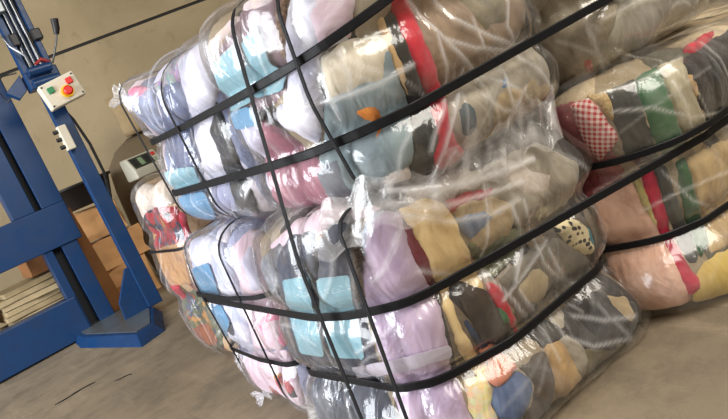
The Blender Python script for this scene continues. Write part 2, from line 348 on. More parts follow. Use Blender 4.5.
# garments showing at each bale face: (bale, layer, part, material, label, outline in metres round and up the bale)
GARMENTS = [
 ('U1',0,'folded_garment','slate_light',None,[(-.560,.209),(-.538,.215),(-.510,.223),(-.450,.225),(-.372,.186),(-.368,.162),(-.377,.139),(-.395,.115),(-.433,.091),(-.511,.068),(-.536,.043),(-.498,.014),(-.496,-.011),(-.499,-.039),(-.508,-.065),(-.560,-.095),(-.554,-.123),(-.555,-.149),(-.553,-.170),(-.554,-.186),(-.556,-.200),(-.558,-.208),(-.556,-.197),(-.554,-.186),(-.554,-.174),(-.553,-.164),(-.553,-.152),(-.554,-.144),(-.553,-.080),(-.551,-.066),(-.550,-.053),(-.550,-.029),(-.550,-.005),(-.550,.013),(-.561,.094),(-.561,.112),(-.560,.137),(-.556,.157),(-.558,.174),(-.558,.192)]),
 ('U1',1,'folded_garment','pink','pale pink garment at the corner',[(-.557,.214),(-.542,.225),(-.520,.236),(-.436,.204),(-.495,.195),(-.530,.182),(-.542,.200)]),
 ('U1',0,'folded_garment','denim_grey',None,[(-.414,.216),(-.313,.212),(-.276,.224),(-.225,.234),(-.161,.191),(-.157,.167),(-.160,.145),(-.165,.122),(-.178,.102),(-.203,.080),(-.253,.061),(-.268,.038),(-.258,.014),(-.266,-.010),(-.276,-.034),(-.283,-.058),(-.305,-.083),(-.355,-.113),(-.346,-.137),(-.336,-.161),(-.377,-.194),(-.449,-.232),(-.526,-.260),(-.520,-.263),(-.514,-.263),(-.534,-.255),(-.550,-.242),(-.556,-.229),(-.558,-.214),(-.556,-.206),(-.554,-.192),(-.553,-.176),(-.554,-.155),(-.557,-.130),(-.553,-.099),(-.508,-.067),(-.499,-.039),(-.496,-.011),(-.498,.014),(-.536,.043),(-.511,.068),(-.433,.091),(-.395,.115),(-.374,.139),(-.363,.162),(-.361,.183)]),
 ('U1',1,'folded_garment','speckle','many-coloured printed garment',[(-.372,.201),(-.323,.209),(-.292,.221),(-.278,.241),(-.259,.257),(-.164,.249),(-.127,.262),(-.074,.230),(-.034,.196),(-.067,.187),(-.121,.181),(-.161,.170),(-.196,.152),(-.268,.157),(-.321,.162),(-.338,.181)]),
 ('U1',0,'folded_garment','silver','silvery white padded garment',[(-.205,.233),(-.170,.250),(-.090,.247),(-.055,.264),(-.023,.279),(.002,.287),(.020,.272),(.045,.211),(.054,.184),(.062,.160),(.047,.144),(.035,.127),(.023,.110),(.010,.096),(-.007,.080),(-.038,.065),(-.058,.043),(-.050,.019),(-.057,-.003),(-.070,-.026),(-.082,-.048),(-.094,-.073),(-.124,-.103),(-.112,-.131),(-.168,-.131),(-.233,-.131),(-.327,-.132),(-.334,-.108),(-.291,-.082),(-.277,-.057),(-.272,-.033),(-.262,-.009),(-.258,.014),(-.268,.038),(-.253,.061),(-.203,.080),(-.178,.102),(-.165,.122),(-.157,.145),(-.153,.169),(-.155,.193)]),
 ('U1',0,'folded_garment','lavender_grey',None,[(-.327,-.132),(-.242,-.127),(-.169,-.125),(-.114,-.123),(-.085,-.146),(-.074,-.170),(-.083,-.196),(-.179,-.250),(-.138,-.249),(-.288,-.262),(-.296,-.255),(-.475,-.266),(-.514,-.263),(-.520,-.263),(-.422,-.226),(-.343,-.186),(-.303,-.155)]),
 ('U1',1,'folded_garment','charcoal','charcoal garment at the bottom',[(-.515,-.206),(-.439,-.210),(-.385,-.220),(-.252,-.206),(-.167,-.204),(-.271,-.260),(-.204,-.259),(-.290,-.261),(-.296,-.249),(-.502,-.263),(-.528,-.261),(-.542,-.247),(-.552,-.235),(-.556,-.229)]),
 ('U1',2,'folded_garment','black_satin','shiny black garment in the crevice',[(-.013,.082),(-.026,.062),(-.035,.042),(-.026,.019),(-.026,-.002),(-.032,-.023),(-.038,-.046),(-.046,-.068),(-.071,-.092),(-.082,-.116),(-.061,-.137),(-.044,-.161),(-.044,-.185),(-.051,-.210),(-.075,-.239),(-.096,-.262),(-.172,-.257),(-.290,-.261),(-.240,-.236),(-.159,-.195),(-.142,-.169),(-.147,-.148),(-.166,-.125),(-.163,-.100),(-.137,-.074),(-.127,-.050),(-.121,-.026),(-.115,-.003),(-.116,.020),(-.098,.043),(-.056,.062)]),
 ('U1',3,'label_card','card_pale',None,[(-.553,-.041),(-.487,-.045),(-.406,-.051),(-.298,-.054),(-.315,-.077),(-.360,-.103),(-.364,-.128),(-.457,-.125),(-.523,-.121),(-.551,-.116),(-.550,-.085),(-.552,-.065)]),
 ('U1',3,'label_card','card_blue',None,[(-.555,-.133),(-.497,-.134),(-.423,-.137),(-.346,-.137),(-.319,-.162),(-.359,-.198),(-.456,-.246),(-.537,-.238),(-.558,-.217),(-.551,-.191),(-.536,-.160)]),
 ('U2',0,'folded_garment','peach',None,[(-.381,.199),(-.377,.211),(-.347,.218),(-.323,.227),(-.305,.239),(-.292,.252),(-.280,.265),(-.185,.242),(-.173,.256),(-.145,.259),(-.130,.272),(-.105,.275),(-.082,.277),(-.062,.279),(-.049,.280),(-.020,.242),(-.038,.232),(-.055,.222),(-.070,.213),(-.090,.207),(-.114,.210),(-.146,.216),(-.203,.231),(-.247,.226),(-.266,.212),(-.294,.201),(-.320,.192),(-.336,.180),(-.354,.169),(-.382,.158),(-.381,.180)]),
 ('U2',0,'folded_garment','mauve_brown','mauve brown garment',[(-.342,.180),(-.318,.189),(-.296,.200),(-.274,.211),(-.255,.224),(-.249,.244),(-.224,.259),(-.117,.213),(-.090,.212),(-.069,.219),(-.052,.233),(-.037,.252),(-.030,.216),(-.026,.188),(-.040,.179),(-.052,.168),(-.063,.157),(-.075,.146),(-.080,.130),(-.085,.115),(-.092,.099),(-.104,.085),(-.111,.065),(-.104,.044),(-.101,.025),(-.126,.020),(-.153,.016),(-.188,.013),(-.232,.008),(-.254,.011),(-.290,.014),(-.337,.015),(-.365,.038),(-.381,.053),(-.382,.085),(-.381,.102),(-.373,.119),(-.356,.140),(-.347,.159)]),
 ('U2',1,'folded_garment','brown_lace','brown patterned garment',[(-.075,.197),(-.063,.208),(-.051,.224),(-.041,.242),(-.034,.268),(-.024,.229),(-.019,.202),(-.017,.183),(-.030,.174),(-.044,.164),(-.055,.152),(-.065,.141),(-.071,.123),(-.079,.106),(-.092,.089),(-.116,.093),(-.101,.111),(-.093,.131),(-.087,.150),(-.082,.165),(-.080,.182)]),
 ('U2',0,'folded_garment','white_lilac',None,[(-.360,.152),(-.365,.133),(-.381,.111),(-.381,.095),(-.385,.067),(-.382,.039),(-.381,.023),(-.365,.017),(-.317,.010),(-.279,.005),(-.281,-.016),(-.284,-.036),(-.294,-.057),(-.319,-.080),(-.336,-.101),(-.321,-.122),(-.303,-.141),(-.299,-.160),(-.305,-.181),(-.318,-.202),(-.367,-.207),(-.377,-.204),(-.380,-.181),(-.379,-.165),(-.380,-.151),(-.380,-.139),(-.374,-.073),(-.380,-.061),(-.380,-.049),(-.380,-.031),(-.382,-.009),(-.380,.011),(-.380,.029),(-.382,.043),(-.383,.086),(-.381,.101),(-.383,.116),(-.368,.134)]),
 ('U2',1,'folded_garment','rose','dusty rose garment',[(-.267,-.003),(-.252,-.018),(-.240,-.033),(-.230,-.046),(-.217,-.060),(-.210,-.076),(-.208,-.094),(-.172,-.111),(-.143,-.125),(-.122,-.142),(-.110,-.157),(-.101,-.174),(-.104,-.193),(-.108,-.213),(-.116,-.237),(-.147,-.271),(-.172,-.262),(-.191,-.251),(-.283,-.266),(-.339,-.265),(-.360,-.253),(-.368,-.240),(-.374,-.222),(-.377,-.204),(-.377,-.187),(-.350,-.162),(-.348,-.141),(-.377,-.122),(-.375,-.098),(-.325,-.072),(-.293,-.048),(-.278,-.026)]),
 ('U2',0,'folded_garment','silver','silvery white garment',[(-.039,.253),(-.028,.279),(.001,.262),(.025,.254),(.043,.260),(.062,.263),(.084,.263),(.103,.263),(.125,.266),(.119,.256),(.108,.220),(.105,.203),(.100,.187),(.099,.171),(.095,.155),(.088,.140),(.082,.127),(.076,.112),(.070,.098),(.064,.085),(.058,.069),(.038,.068),(.017,.067),(-.002,.065),(-.025,.064),(-.026,.047),(-.027,.030),(-.032,.014),(-.036,-.004),(-.040,-.021),(-.051,-.034),(-.062,-.051),(-.074,-.066),(-.091,-.082),(-.109,-.099),(-.117,-.115),(-.146,-.099),(-.164,-.081),(-.172,-.065),(-.193,-.052),(-.224,-.035),(-.236,-.021),(-.248,-.004),(-.226,.002),(-.170,.007),(-.135,.012),(-.128,.031),(-.127,.050),(-.122,.068),(-.106,.086),(-.093,.099),(-.083,.114),(-.075,.129),(-.072,.144),(-.064,.158),(-.057,.174),(-.051,.189),(-.045,.207),(-.041,.227)]),
 ('U2',1,'folded_garment','white_pink','pale pink garment',[(.011,.212),(.030,.216),(.049,.219),(.068,.225),(.088,.231),(.111,.246),(.105,.218),(.100,.200),(.100,.183),(.099,.167),(.096,.152),(.094,.135),(.087,.120),(.080,.105),(.071,.091),(.064,.075),(.045,.075),(.023,.075),(.004,.074),(-.020,.075),(-.016,.094),(-.014,.113),(-.014,.133),(-.009,.147),(-.003,.164),(.003,.178),(.007,.194)]),
 ('U2',0,'folded_garment','teal_grey','grey-green garment',[(-.022,.055),(-.004,.058),(.012,.062),(.028,.065),(.046,.068),(.063,.072),(.081,.062),(.098,.050),(.114,.040),(.131,.030),(.129,.014),(.128,-.004),(.127,-.021),(.126,-.039),(.128,-.056),(.130,-.073),(.135,-.091),(.129,-.108),(.120,-.124),(.112,-.141),(.106,-.156),(.100,-.172),(.098,-.189),(.094,-.204),(.082,-.214),(.068,-.225),(.053,-.267),(.038,-.259),(.025,-.256),(-.017,-.284),(-.039,-.284),(-.063,-.284),(-.087,-.282),(-.121,-.279),(-.142,-.276),(-.168,-.270),(-.145,-.242),(-.134,-.214),(-.134,-.193),(-.135,-.172),(-.143,-.153),(-.133,-.138),(-.124,-.124),(-.116,-.108),(-.100,-.092),(-.080,-.076),(-.068,-.059),(-.058,-.042),(-.052,-.027),(-.045,-.010),(-.038,.007),(-.032,.022),(-.026,.038)]),
 ('U2',1,'folded_garment','cream_silk','pale cream garment',[(-.020,.062),(.001,.064),(.021,.068),(.040,.070),(.058,.074),(.078,.068),(.098,.062),(.118,.057),(.136,.051),(.130,.032),(.125,.013),(.123,-.006),(.112,-.017),(.101,-.029),(.092,-.040),(.074,-.039),(.056,-.035),(.038,-.034),(.021,-.031),(.002,-.030),(-.019,-.030),(-.039,-.029),(-.033,-.010),(-.029,.008),(-.025,.026),(-.021,.044)]),
 ('U2',2,'folded_garment','orange','orange printed patch',[(.004,-.064),(.022,-.063),(.038,-.061),(.059,-.075),(.063,-.088),(.066,-.104),(.041,-.107),(.028,-.100),(.015,-.093),(.009,-.079)]),
 ('U2',2,'folded_garment','orange','orange printed patch',[(.032,-.108),(.061,-.106),(.050,-.124),(.040,-.142),(.021,-.147),(.026,-.127)]),
 ('U2',0,'folded_garment','greige','beige garment at the top',[(.137,.266),(.157,.263),(.178,.265),(.199,.263),(.223,.263),(.253,.263),(.277,.263),(.305,.264),(.336,.267),(.326,.265),(.320,.265),(.313,.266),(.279,.237),(.256,.212),(.241,.194),(.229,.176),(.219,.158),(.208,.140),(.198,.124),(.184,.108),(.172,.092),(.162,.075),(.141,.060),(.118,.044),(.099,.053),(.081,.061),(.061,.068),(.069,.083),(.074,.097),(.080,.111),(.086,.125),(.093,.140),(.099,.153),(.103,.170),(.106,.184),(.112,.200),(.117,.218),(.124,.240)]),
 ('U2',1,'folded_garment','olive_black','dark olive garment',[(.101,.090),(.118,.092),(.136,.092),(.157,.093),(.178,.094),(.184,.077),(.183,.058),(.174,.040),(.171,.022),(.168,.003),(.167,-.015),(.167,-.033),(.169,-.051),(.172,-.068),(.181,-.086),(.183,-.104),(.174,-.121),(.166,-.137),(.160,-.153),(.160,-.170),(.154,-.186),(.148,-.202),(.146,-.221),(.156,-.263),(.147,-.268),(.123,-.267),(.103,-.268),(.082,-.265),(.061,-.262),(.043,-.262),(.052,-.256),(.062,-.222),(.071,-.207),(.082,-.192),(.091,-.178),(.100,-.166),(.105,-.148),(.111,-.132),(.118,-.117),(.125,-.099),(.126,-.080),(.122,-.062),(.119,-.043),(.119,-.025),(.119,-.007),(.119,.011),(.122,.029),(.118,.044),(.116,.061),(.110,.075)]),
 ('U2',2,'folded_garment','tan','tan strip of cloth',[(.119,.092),(.142,.092),(.148,.074),(.147,.056),(.141,.037),(.139,.018),(.137,-.001),(.136,-.020),(.136,-.039),(.136,-.058),(.142,-.076),(.126,-.080),(.123,-.062),(.119,-.045),(.119,-.027),(.119,-.010),(.120,.008),(.119,.025),(.122,.041),(.124,.058),(.124,.075)]),
 ('U2',2,'folded_garment','red','red garment',[(.189,.148),(.202,.129),(.218,.111),(.226,.092),(.235,.073),(.228,.050),(.220,.032),(.214,.014),(.214,-.003),(.213,-.021),(.213,-.039),(.215,-.059),(.226,-.082),(.231,-.103),(.219,-.123),(.205,-.138),(.196,-.154),(.190,-.169),(.189,-.185),(.189,-.201),(.202,-.220),(.239,-.257),(.253,-.268),(.235,-.268),(.211,-.265),(.184,-.267),(.159,-.267),(.133,-.265),(.124,-.245),(.114,-.213),(.130,-.199),(.148,-.185),(.148,-.168),(.152,-.152),(.158,-.135),(.166,-.119),(.174,-.101),(.171,-.083),(.161,-.064),(.159,-.046),(.158,-.029),(.159,-.012),(.159,.008),(.160,.028),(.165,.049),(.171,.068),(.174,.085),(.173,.100),(.177,.116),(.182,.132)]),
 ('U2',0,'folded_garment','taupe','taupe garment',[(.332,.265),(.367,.269),(.397,.269),(.429,.271),(.467,.273),(.502,.275),(.537,.276),(.561,.273),(.575,.268),(.587,.262),(.595,.256),(.601,.250),(.607,.244),(.619,.235),(.627,.222),(.632,.205),(.636,.187),(.634,.167),(.634,.149),(.634,.131),(.634,.113),(.634,.098),(.634,.053),(.633,.040),(.627,.026),(.592,.002),(.580,-.018),(.572,-.039),(.550,-.052),(.532,-.064),(.518,-.077),(.503,-.090),(.483,-.102),(.446,-.105),(.410,-.106),(.375,-.107),(.340,-.110),(.306,-.111),(.274,-.112),(.250,-.109),(.226,-.105),(.223,-.086),(.213,-.066),(.207,-.047),(.208,-.029),(.208,-.011),(.209,.008),(.212,.026),(.220,.045),(.228,.065),(.225,.083),(.215,.101),(.219,.117),(.226,.134),(.235,.152),(.244,.170),(.255,.188),(.268,.206),(.286,.228),(.327,.267)]),
 ('U2',1,'folded_garment','khaki','khaki garment fold',[(.380,.201),(.411,.212),(.445,.224),(.489,.241),(.563,.269),(.579,.263),(.551,.238),(.532,.208),(.528,.184),(.531,.162),(.536,.140),(.544,.117),(.546,.098),(.555,.080),(.547,.059),(.528,.038),(.515,.019),(.509,-.002),(.503,-.021),(.475,-.026),(.447,-.030),(.418,-.034),(.391,-.039),(.382,-.022),(.375,-.004),(.369,.014),(.365,.032),(.370,.050),(.370,.068),(.368,.087),(.360,.105),(.358,.123),(.363,.142),(.365,.162),(.371,.181)]),
 ('U2',0,'folded_garment','stone','stone-coloured garment',[(.240,-.111),(.268,-.109),(.296,-.106),(.324,-.105),(.353,-.103),(.382,-.100),(.413,-.099),(.443,-.096),(.475,-.095),(.508,-.094),(.539,-.094),(.583,-.094),(.639,-.090),(.634,-.076),(.636,-.129),(.636,-.143),(.636,-.159),(.636,-.177),(.638,-.193),(.633,-.208),(.629,-.219),(.623,-.231),(.617,-.243),(.612,-.249),(.595,-.258),(.587,-.264),(.565,-.272),(.545,-.278),(.512,-.279),(.471,-.278),(.430,-.277),(.389,-.275),(.349,-.271),(.317,-.270),(.281,-.266),(.251,-.266),(.223,-.265),(.196,-.265),(.184,-.265),(.169,-.265),(.157,-.265),(.175,-.265),(.193,-.265),(.217,-.265),(.244,-.267),(.238,-.256),(.208,-.220),(.201,-.201),(.195,-.183),(.199,-.165),(.208,-.147),(.222,-.129)]),
 ('U2',1,'folded_garment','teal_dark','dark teal garment',[(.237,-.130),(.263,-.134),(.292,-.136),(.321,-.141),(.310,-.157),(.306,-.173),(.305,-.190),(.306,-.209),(.296,-.222),(.292,-.238),(.304,-.269),(.240,-.225),(.208,-.204),(.209,-.185),(.214,-.166),(.221,-.148)]),
 ('U2',1,'folded_garment','sky','sky blue scrap',[(.413,-.124),(.443,-.130),(.424,-.148),(.412,-.166),(.384,-.165),(.394,-.144)]),
 ('U2',1,'folded_garment','sand','sand-coloured garment',[(.324,-.161),(.354,-.159),(.383,-.157),(.415,-.155),(.448,-.153),(.479,-.150),(.513,-.148),(.538,-.168),(.575,-.191),(.628,-.216),(.620,-.232),(.613,-.246),(.596,-.256),(.587,-.264),(.575,-.270),(.553,-.276),(.519,-.278),(.479,-.278),(.441,-.278),(.401,-.275),(.361,-.271),(.331,-.271),(.300,-.269),(.266,-.267),(.278,-.267),(.289,-.268),(.298,-.245),(.308,-.223),(.310,-.201),(.315,-.181)]),
 ('U2',1,'folded_garment','white_fluff','fluffy off-white garment',[(-.014,-.184),(.005,-.183),(.026,-.181),(.045,-.180),(.055,-.195),(.066,-.208),(.079,-.225),(.098,-.266),(.111,-.267),(.123,-.267),(.100,-.265),(.082,-.265),(.064,-.265),(.045,-.261),(.029,-.257),(-.032,-.285),(-.061,-.285),(-.083,-.283),(-.109,-.279),(-.085,-.275),(-.050,-.233),(-.032,-.208)]),
 ('U2',1,'folded_garment','grey','grey garment',[(-.150,-.153),(-.122,-.147),(-.099,-.141),(-.079,-.136),(-.061,-.131),(-.053,-.149),(-.049,-.170),(-.045,-.190),(-.044,-.214),(-.046,-.243),(-.065,-.283),(-.096,-.281),(-.128,-.279),(-.157,-.273),(-.165,-.264),(-.151,-.232),(-.155,-.212),(-.148,-.191),(-.146,-.172)]),
 ('U2',3,'label_card','card_pale','pale blue card, left of the upright strap',[(-.351,.150),(-.320,.158),(-.290,.164),(-.254,.167),(-.230,.171),(-.236,.148),(-.241,.126),(-.247,.109),(-.260,.092),(-.279,.075),(-.272,.056),(-.257,.038),(-.290,.038),(-.328,.038),(-.376,.038),(-.381,.053),(-.382,.081),(-.381,.097),(-.363,.113),(-.356,.132)]),
 ('U2',3,'label_card','card_pale','pale blue card, right of the upright strap',[(-.207,.157),(-.164,.163),(-.143,.171),(-.126,.180),(-.123,.161),(-.123,.142),(-.125,.125),(-.129,.109),(-.140,.092),(-.128,.077),(-.107,.062),(-.118,.047),(-.127,.032),(-.161,.034),(-.217,.038),(-.244,.040),(-.259,.063),(-.256,.085),(-.239,.103),(-.230,.122),(-.222,.140)]),
 ('U2',3,'label_card','card_blue','stronger blue card below the strap',[(-.382,.033),(-.369,.038),(-.317,.035),(-.275,.033),(-.256,.014),(-.248,-.004),(-.254,-.016),(-.291,-.012),(-.342,-.009),(-.382,-.003),(-.381,.017)]),
 ('L1',0,'folded_garment','print_white','white printed garment',[(-.426,.307),(-.431,.322),(-.403,.336),(-.316,.339),(-.119,.304),(-.048,.284),(-.044,.260),(-.050,.235),(-.090,.203),(-.117,.170),(-.131,.139),(-.176,.100),(-.175,.075),(-.181,.047),(-.202,.015),(-.216,-.015),(-.227,-.045),(-.338,-.109),(-.316,-.129),(-.311,-.156),(-.322,-.189),(-.378,-.241),(-.406,-.279),(-.391,-.289),(-.405,-.271),(-.401,-.246),(-.440,-.228),(-.453,-.203),(-.453,-.173),(-.452,-.152),(-.451,-.137),(-.451,-.065),(-.451,-.053),(-.452,-.032),(-.453,.001),(-.452,.034),(-.451,.057),(-.452,.076),(-.451,.133),(-.451,.150),(-.451,.178),(-.451,.207),(-.452,.236),(-.454,.263),(-.443,.291)]),
 ('L1',1,'folded_garment','navy','navy garment',[(-.450,.010),(-.353,.026),(-.269,.038),(-.284,.006),(-.310,-.030),(-.422,-.092),(-.432,-.127),(-.451,-.147),(-.451,-.161),(-.451,-.143),(-.452,-.134),(-.451,-.065),(-.451,-.047),(-.451,-.023)]),
 ('L1',1,'folded_garment','denim_grey',None,[(-.176,.304),(-.115,.294),(-.048,.284),(-.046,.257),(-.075,.228),(-.116,.190),(-.172,.160),(-.167,.188),(-.164,.214),(-.162,.239),(-.155,.262),(-.158,.285)]),
 ('L1',0,'folded_garment','white_pink','white and pink garment',[(-.048,.284),(-.021,.292),(-.002,.302),(.019,.309),(.039,.315),(.067,.297),(.098,.281),(.098,.258),(.098,.234),(.095,.209),(.093,.184),(.081,.160),(.070,.134),(.064,.105),(.052,.079),(.042,.053),(.032,.027),(.021,.004),(.010,-.017),(.001,-.039),(-.015,-.065),(-.082,-.074),(-.141,-.080),(-.203,-.087),(-.318,-.111),(-.220,-.051),(-.210,-.020),(-.199,.011),(-.176,.045),(-.173,.073),(-.176,.100),(-.131,.139),(-.117,.170),(-.090,.203),(-.050,.235),(-.044,.260)]),
 ('L1',1,'folded_garment','pink','pink patch of cloth',[(-.035,.083),(.004,.079),(.030,.073),(.027,.050),(.021,.025),(.016,-.000),(.013,-.025),(.009,-.049),(-.027,-.048),(-.131,-.072),(-.123,-.044),(-.125,-.020),(-.128,.004),(-.076,.038),(-.046,.064)]),
 ('L1',1,'folded_garment','white_lilac',None,[(-.027,.238),(-.008,.252),(.009,.267),(.025,.280),(.039,.261),(.051,.240),(.045,.214),(.039,.187),(.033,.160),(.024,.129),(-.012,.127),(-.106,.113),(-.050,.153),(-.037,.183),(-.030,.211)]),
 ('L1',0,'folded_garment','white_pink','pale pink garment at the bottom',[(-.451,-.137),(-.424,-.132),(-.340,-.115),(-.203,-.087),(-.131,-.080),(-.039,-.066),(.004,-.070),(-.008,-.103),(-.006,-.127),(-.007,-.151),(-.010,-.178),(-.015,-.206),(-.028,-.241),(-.047,-.284),(-.039,-.291),(-.056,-.277),(-.065,-.258),(-.192,-.289),(-.264,-.290),(-.336,-.290),(-.396,-.290),(-.407,-.282),(-.405,-.265),(-.402,-.242),(-.449,-.223),(-.453,-.203),(-.453,-.173),(-.452,-.152)]),
 ('L1',1,'folded_garment','crimson','red scrap',[(-.453,-.191),(-.450,-.215),(-.415,-.233),(-.402,-.257),(-.408,-.284),(-.405,-.263),(-.401,-.246),(-.449,-.223)]),
 ('L1',1,'folded_garment','print_red','red printed garment',[(-.286,-.150),(-.201,-.140),(-.140,-.138),(-.093,-.141),(-.030,-.137),(-.027,-.164),(-.027,-.193),(-.032,-.223),(-.140,-.257),(-.260,-.288),(-.310,-.287),(-.314,-.259),(-.328,-.237),(-.301,-.190)]),
 ('L1',3,'label_card','card_blue',None,[(-.404,.219),(-.293,.232),(-.229,.239),(-.227,.211),(-.227,.183),(-.242,.150),(-.329,.101),(-.438,.093),(-.451,.117),(-.447,.142),(-.428,.180)]),
 ('L1',3,'label_card','card_blue',None,[(-.451,.073),(-.433,.073),(-.333,.082),(-.292,.057),(-.284,.023),(-.349,-.014),(-.450,-.060),(-.451,-.041),(-.452,-.020),(-.451,.019),(-.451,.049)]),
 ('L2',0,'folded_garment','white_pink','pale pink cloth under the film at the top',[(-.445,.269),(-.408,.286),(-.377,.301),(-.351,.317),(-.306,.328),(-.270,.340),(-.249,.356),(-.221,.368),(-.172,.365),(-.178,.396),(-.150,.406),(-.138,.426),(-.074,.395),(-.018,.364),(.010,.352),(.027,.317),(.037,.304),(.016,.305),(-.005,.305),(-.022,.305),(-.042,.305),(-.062,.304),(-.081,.300),(-.101,.298),(-.122,.296),(-.144,.293),(-.171,.293),(-.218,.293),(-.245,.291),(-.296,.275),(-.354,.254),(-.398,.262)]),
 ('L2',0,'folded_garment','foil','black and silver garment',[(-.499,.235),(-.444,.257),(-.391,.275),(-.341,.294),(-.315,.281),(-.294,.265),(-.322,.241),(-.352,.216),(-.381,.191),(-.418,.162),(-.437,.136),(-.493,.103),(-.502,.070),(-.502,.053),(-.495,.033),(-.502,.006),(-.499,-.017),(-.498,-.040),(-.495,-.059),(-.485,-.070),(-.505,-.142),(-.504,-.157),(-.501,-.175),(-.497,-.199),(-.490,-.223),(-.490,-.250),(-.486,-.270),(-.479,-.285),(-.487,-.272),(-.492,-.262),(-.495,-.252),(-.498,-.242),(-.498,-.226),(-.499,-.205),(-.502,-.180),(-.504,-.166),(-.504,-.158),(-.494,-.058),(-.499,-.048),(-.502,-.035),(-.503,-.013),(-.503,.011),(-.503,.029),(-.503,.043),(-.504,.056),(-.493,.129),(-.500,.140),(-.501,.158),(-.500,.183),(-.499,.209)]),
 ('L2',2,'folded_garment','slate','slate grey folded garment, left',[(-.364,.249),(-.325,.269),(-.287,.288),(-.257,.305),(-.224,.308),(-.181,.306),(-.146,.304),(-.145,.289),(-.146,.274),(-.151,.257),(-.157,.239),(-.170,.221),(-.192,.198),(-.213,.174),(-.224,.155),(-.239,.127),(-.283,.090),(-.279,.067),(-.273,.047),(-.282,.019),(-.302,-.013),(-.318,-.041),(-.368,-.085),(-.392,-.118),(-.378,-.134),(-.362,-.150),(-.351,-.167),(-.336,-.185),(-.317,-.202),(-.298,-.217),(-.277,-.230),(-.259,-.243),(-.249,-.260),(-.336,-.289),(-.380,-.292),(-.428,-.292),(-.473,-.291),(-.482,-.282),(-.489,-.268),(-.493,-.251),(-.497,-.229),(-.498,-.204),(-.500,-.179),(-.503,-.158),(-.503,-.143),(-.485,-.076),(-.489,-.064),(-.498,-.048),(-.477,-.015),(-.464,.014),(-.460,.040),(-.476,.059),(-.502,.078),(-.440,.122),(-.401,.158),(-.389,.182),(-.379,.204),(-.370,.227)]),
 ('L2',2,'folded_garment','slate','slate grey folded garment, right',[(-.133,.284),(-.115,.293),(-.099,.303),(-.086,.312),(-.063,.316),(-.041,.322),(-.038,.295),(-.038,.273),(-.040,.251),(-.051,.231),(-.062,.210),(-.071,.191),(-.080,.173),(-.090,.153),(-.099,.131),(-.118,.103),(-.127,.081),(-.123,.065),(-.122,.047),(-.122,.029),(-.125,.008),(-.129,-.014),(-.134,-.037),(-.189,-.087),(-.208,-.119),(-.181,-.127),(-.161,-.138),(-.147,-.151),(-.139,-.165),(-.134,-.183),(-.129,-.200),(-.127,-.219),(-.124,-.236),(-.146,-.238),(-.170,-.241),(-.215,-.258),(-.239,-.258),(-.249,-.241),(-.265,-.227),(-.286,-.213),(-.308,-.199),(-.325,-.183),(-.342,-.166),(-.354,-.150),(-.370,-.134),(-.385,-.118),(-.360,-.084),(-.311,-.040),(-.295,-.013),(-.274,.020),(-.264,.047),(-.269,.067),(-.271,.090),(-.232,.125),(-.218,.153),(-.199,.177),(-.176,.203),(-.160,.226),(-.150,.247),(-.140,.266)]),
 ('L2',3,'folded_garment','brown_tweed','brown textured garment edge',[(-.057,.300),(-.032,.306),(-.029,.289),(-.031,.274),(-.032,.257),(-.044,.239),(-.056,.218),(-.066,.198),(-.075,.179),(-.085,.160),(-.098,.137),(-.116,.112),(-.131,.086),(-.129,.068),(-.128,.052),(-.139,.065),(-.150,.079),(-.152,.098),(-.122,.131),(-.105,.157),(-.095,.179),(-.086,.203),(-.079,.222),(-.072,.244),(-.067,.263),(-.062,.281)]),
 ('L2',3,'folded_garment','orange','orange scrap',[(-.139,.288),(-.110,.295),(-.122,.281),(-.135,.281)]),
 ('L2',1,'folded_garment','cream_silk','cream cloth',[(-.354,.254),(-.291,.269),(-.236,.284),(-.207,.295),(-.153,.293),(-.125,.294),(-.148,.286),(-.187,.276),(-.224,.266),(-.254,.257),(-.309,.240)]),
 ('L2',0,'folded_garment','lilac_satin','lilac satin garment',[(-.041,.260),(-.027,.275),(-.016,.288),(-.007,.301),(.016,.303),(.037,.304),(.053,.292),(.069,.278),(.069,.258),(.068,.239),(.068,.217),(.067,.196),(.069,.175),(.070,.155),(.072,.131),(.076,.106),(.078,.082),(.075,.066),(.070,.052),(.067,.035),(.064,.017),(.062,-.001),(.057,-.020),(.051,-.042),(.047,-.066),(.041,-.097),(.040,-.121),(.041,-.137),(.041,-.154),(.041,-.173),(.042,-.193),(.042,-.211),(.041,-.228),(.041,-.246),(.041,-.265),(.040,-.285),(.024,-.277),(.008,-.270),(-.009,-.263),(-.026,-.258),(-.045,-.255),(-.063,-.253),(-.079,-.244),(-.096,-.240),(-.115,-.237),(-.116,-.218),(-.118,-.200),(-.122,-.182),(-.127,-.165),(-.134,-.150),(-.146,-.136),(-.160,-.122),(-.174,-.108),(-.140,-.068),(-.122,-.037),(-.120,-.014),(-.117,.008),(-.116,.029),(-.116,.048),(-.119,.065),(-.122,.083),(-.111,.108),(-.093,.137),(-.082,.159),(-.075,.179),(-.068,.198),(-.059,.220),(-.050,.239)]),
 ('L2',1,'folded_garment','ice','pale ice blue cloth',[(-.038,.269),(-.024,.281),(-.010,.294),(-.000,.308),(.019,.305),(.037,.304),(.025,.288),(.012,.275),(-.000,.263),(-.013,.251),(-.027,.239),(-.038,.221),(-.053,.204),(-.065,.189),(-.058,.208),(-.051,.229),(-.044,.250)]),
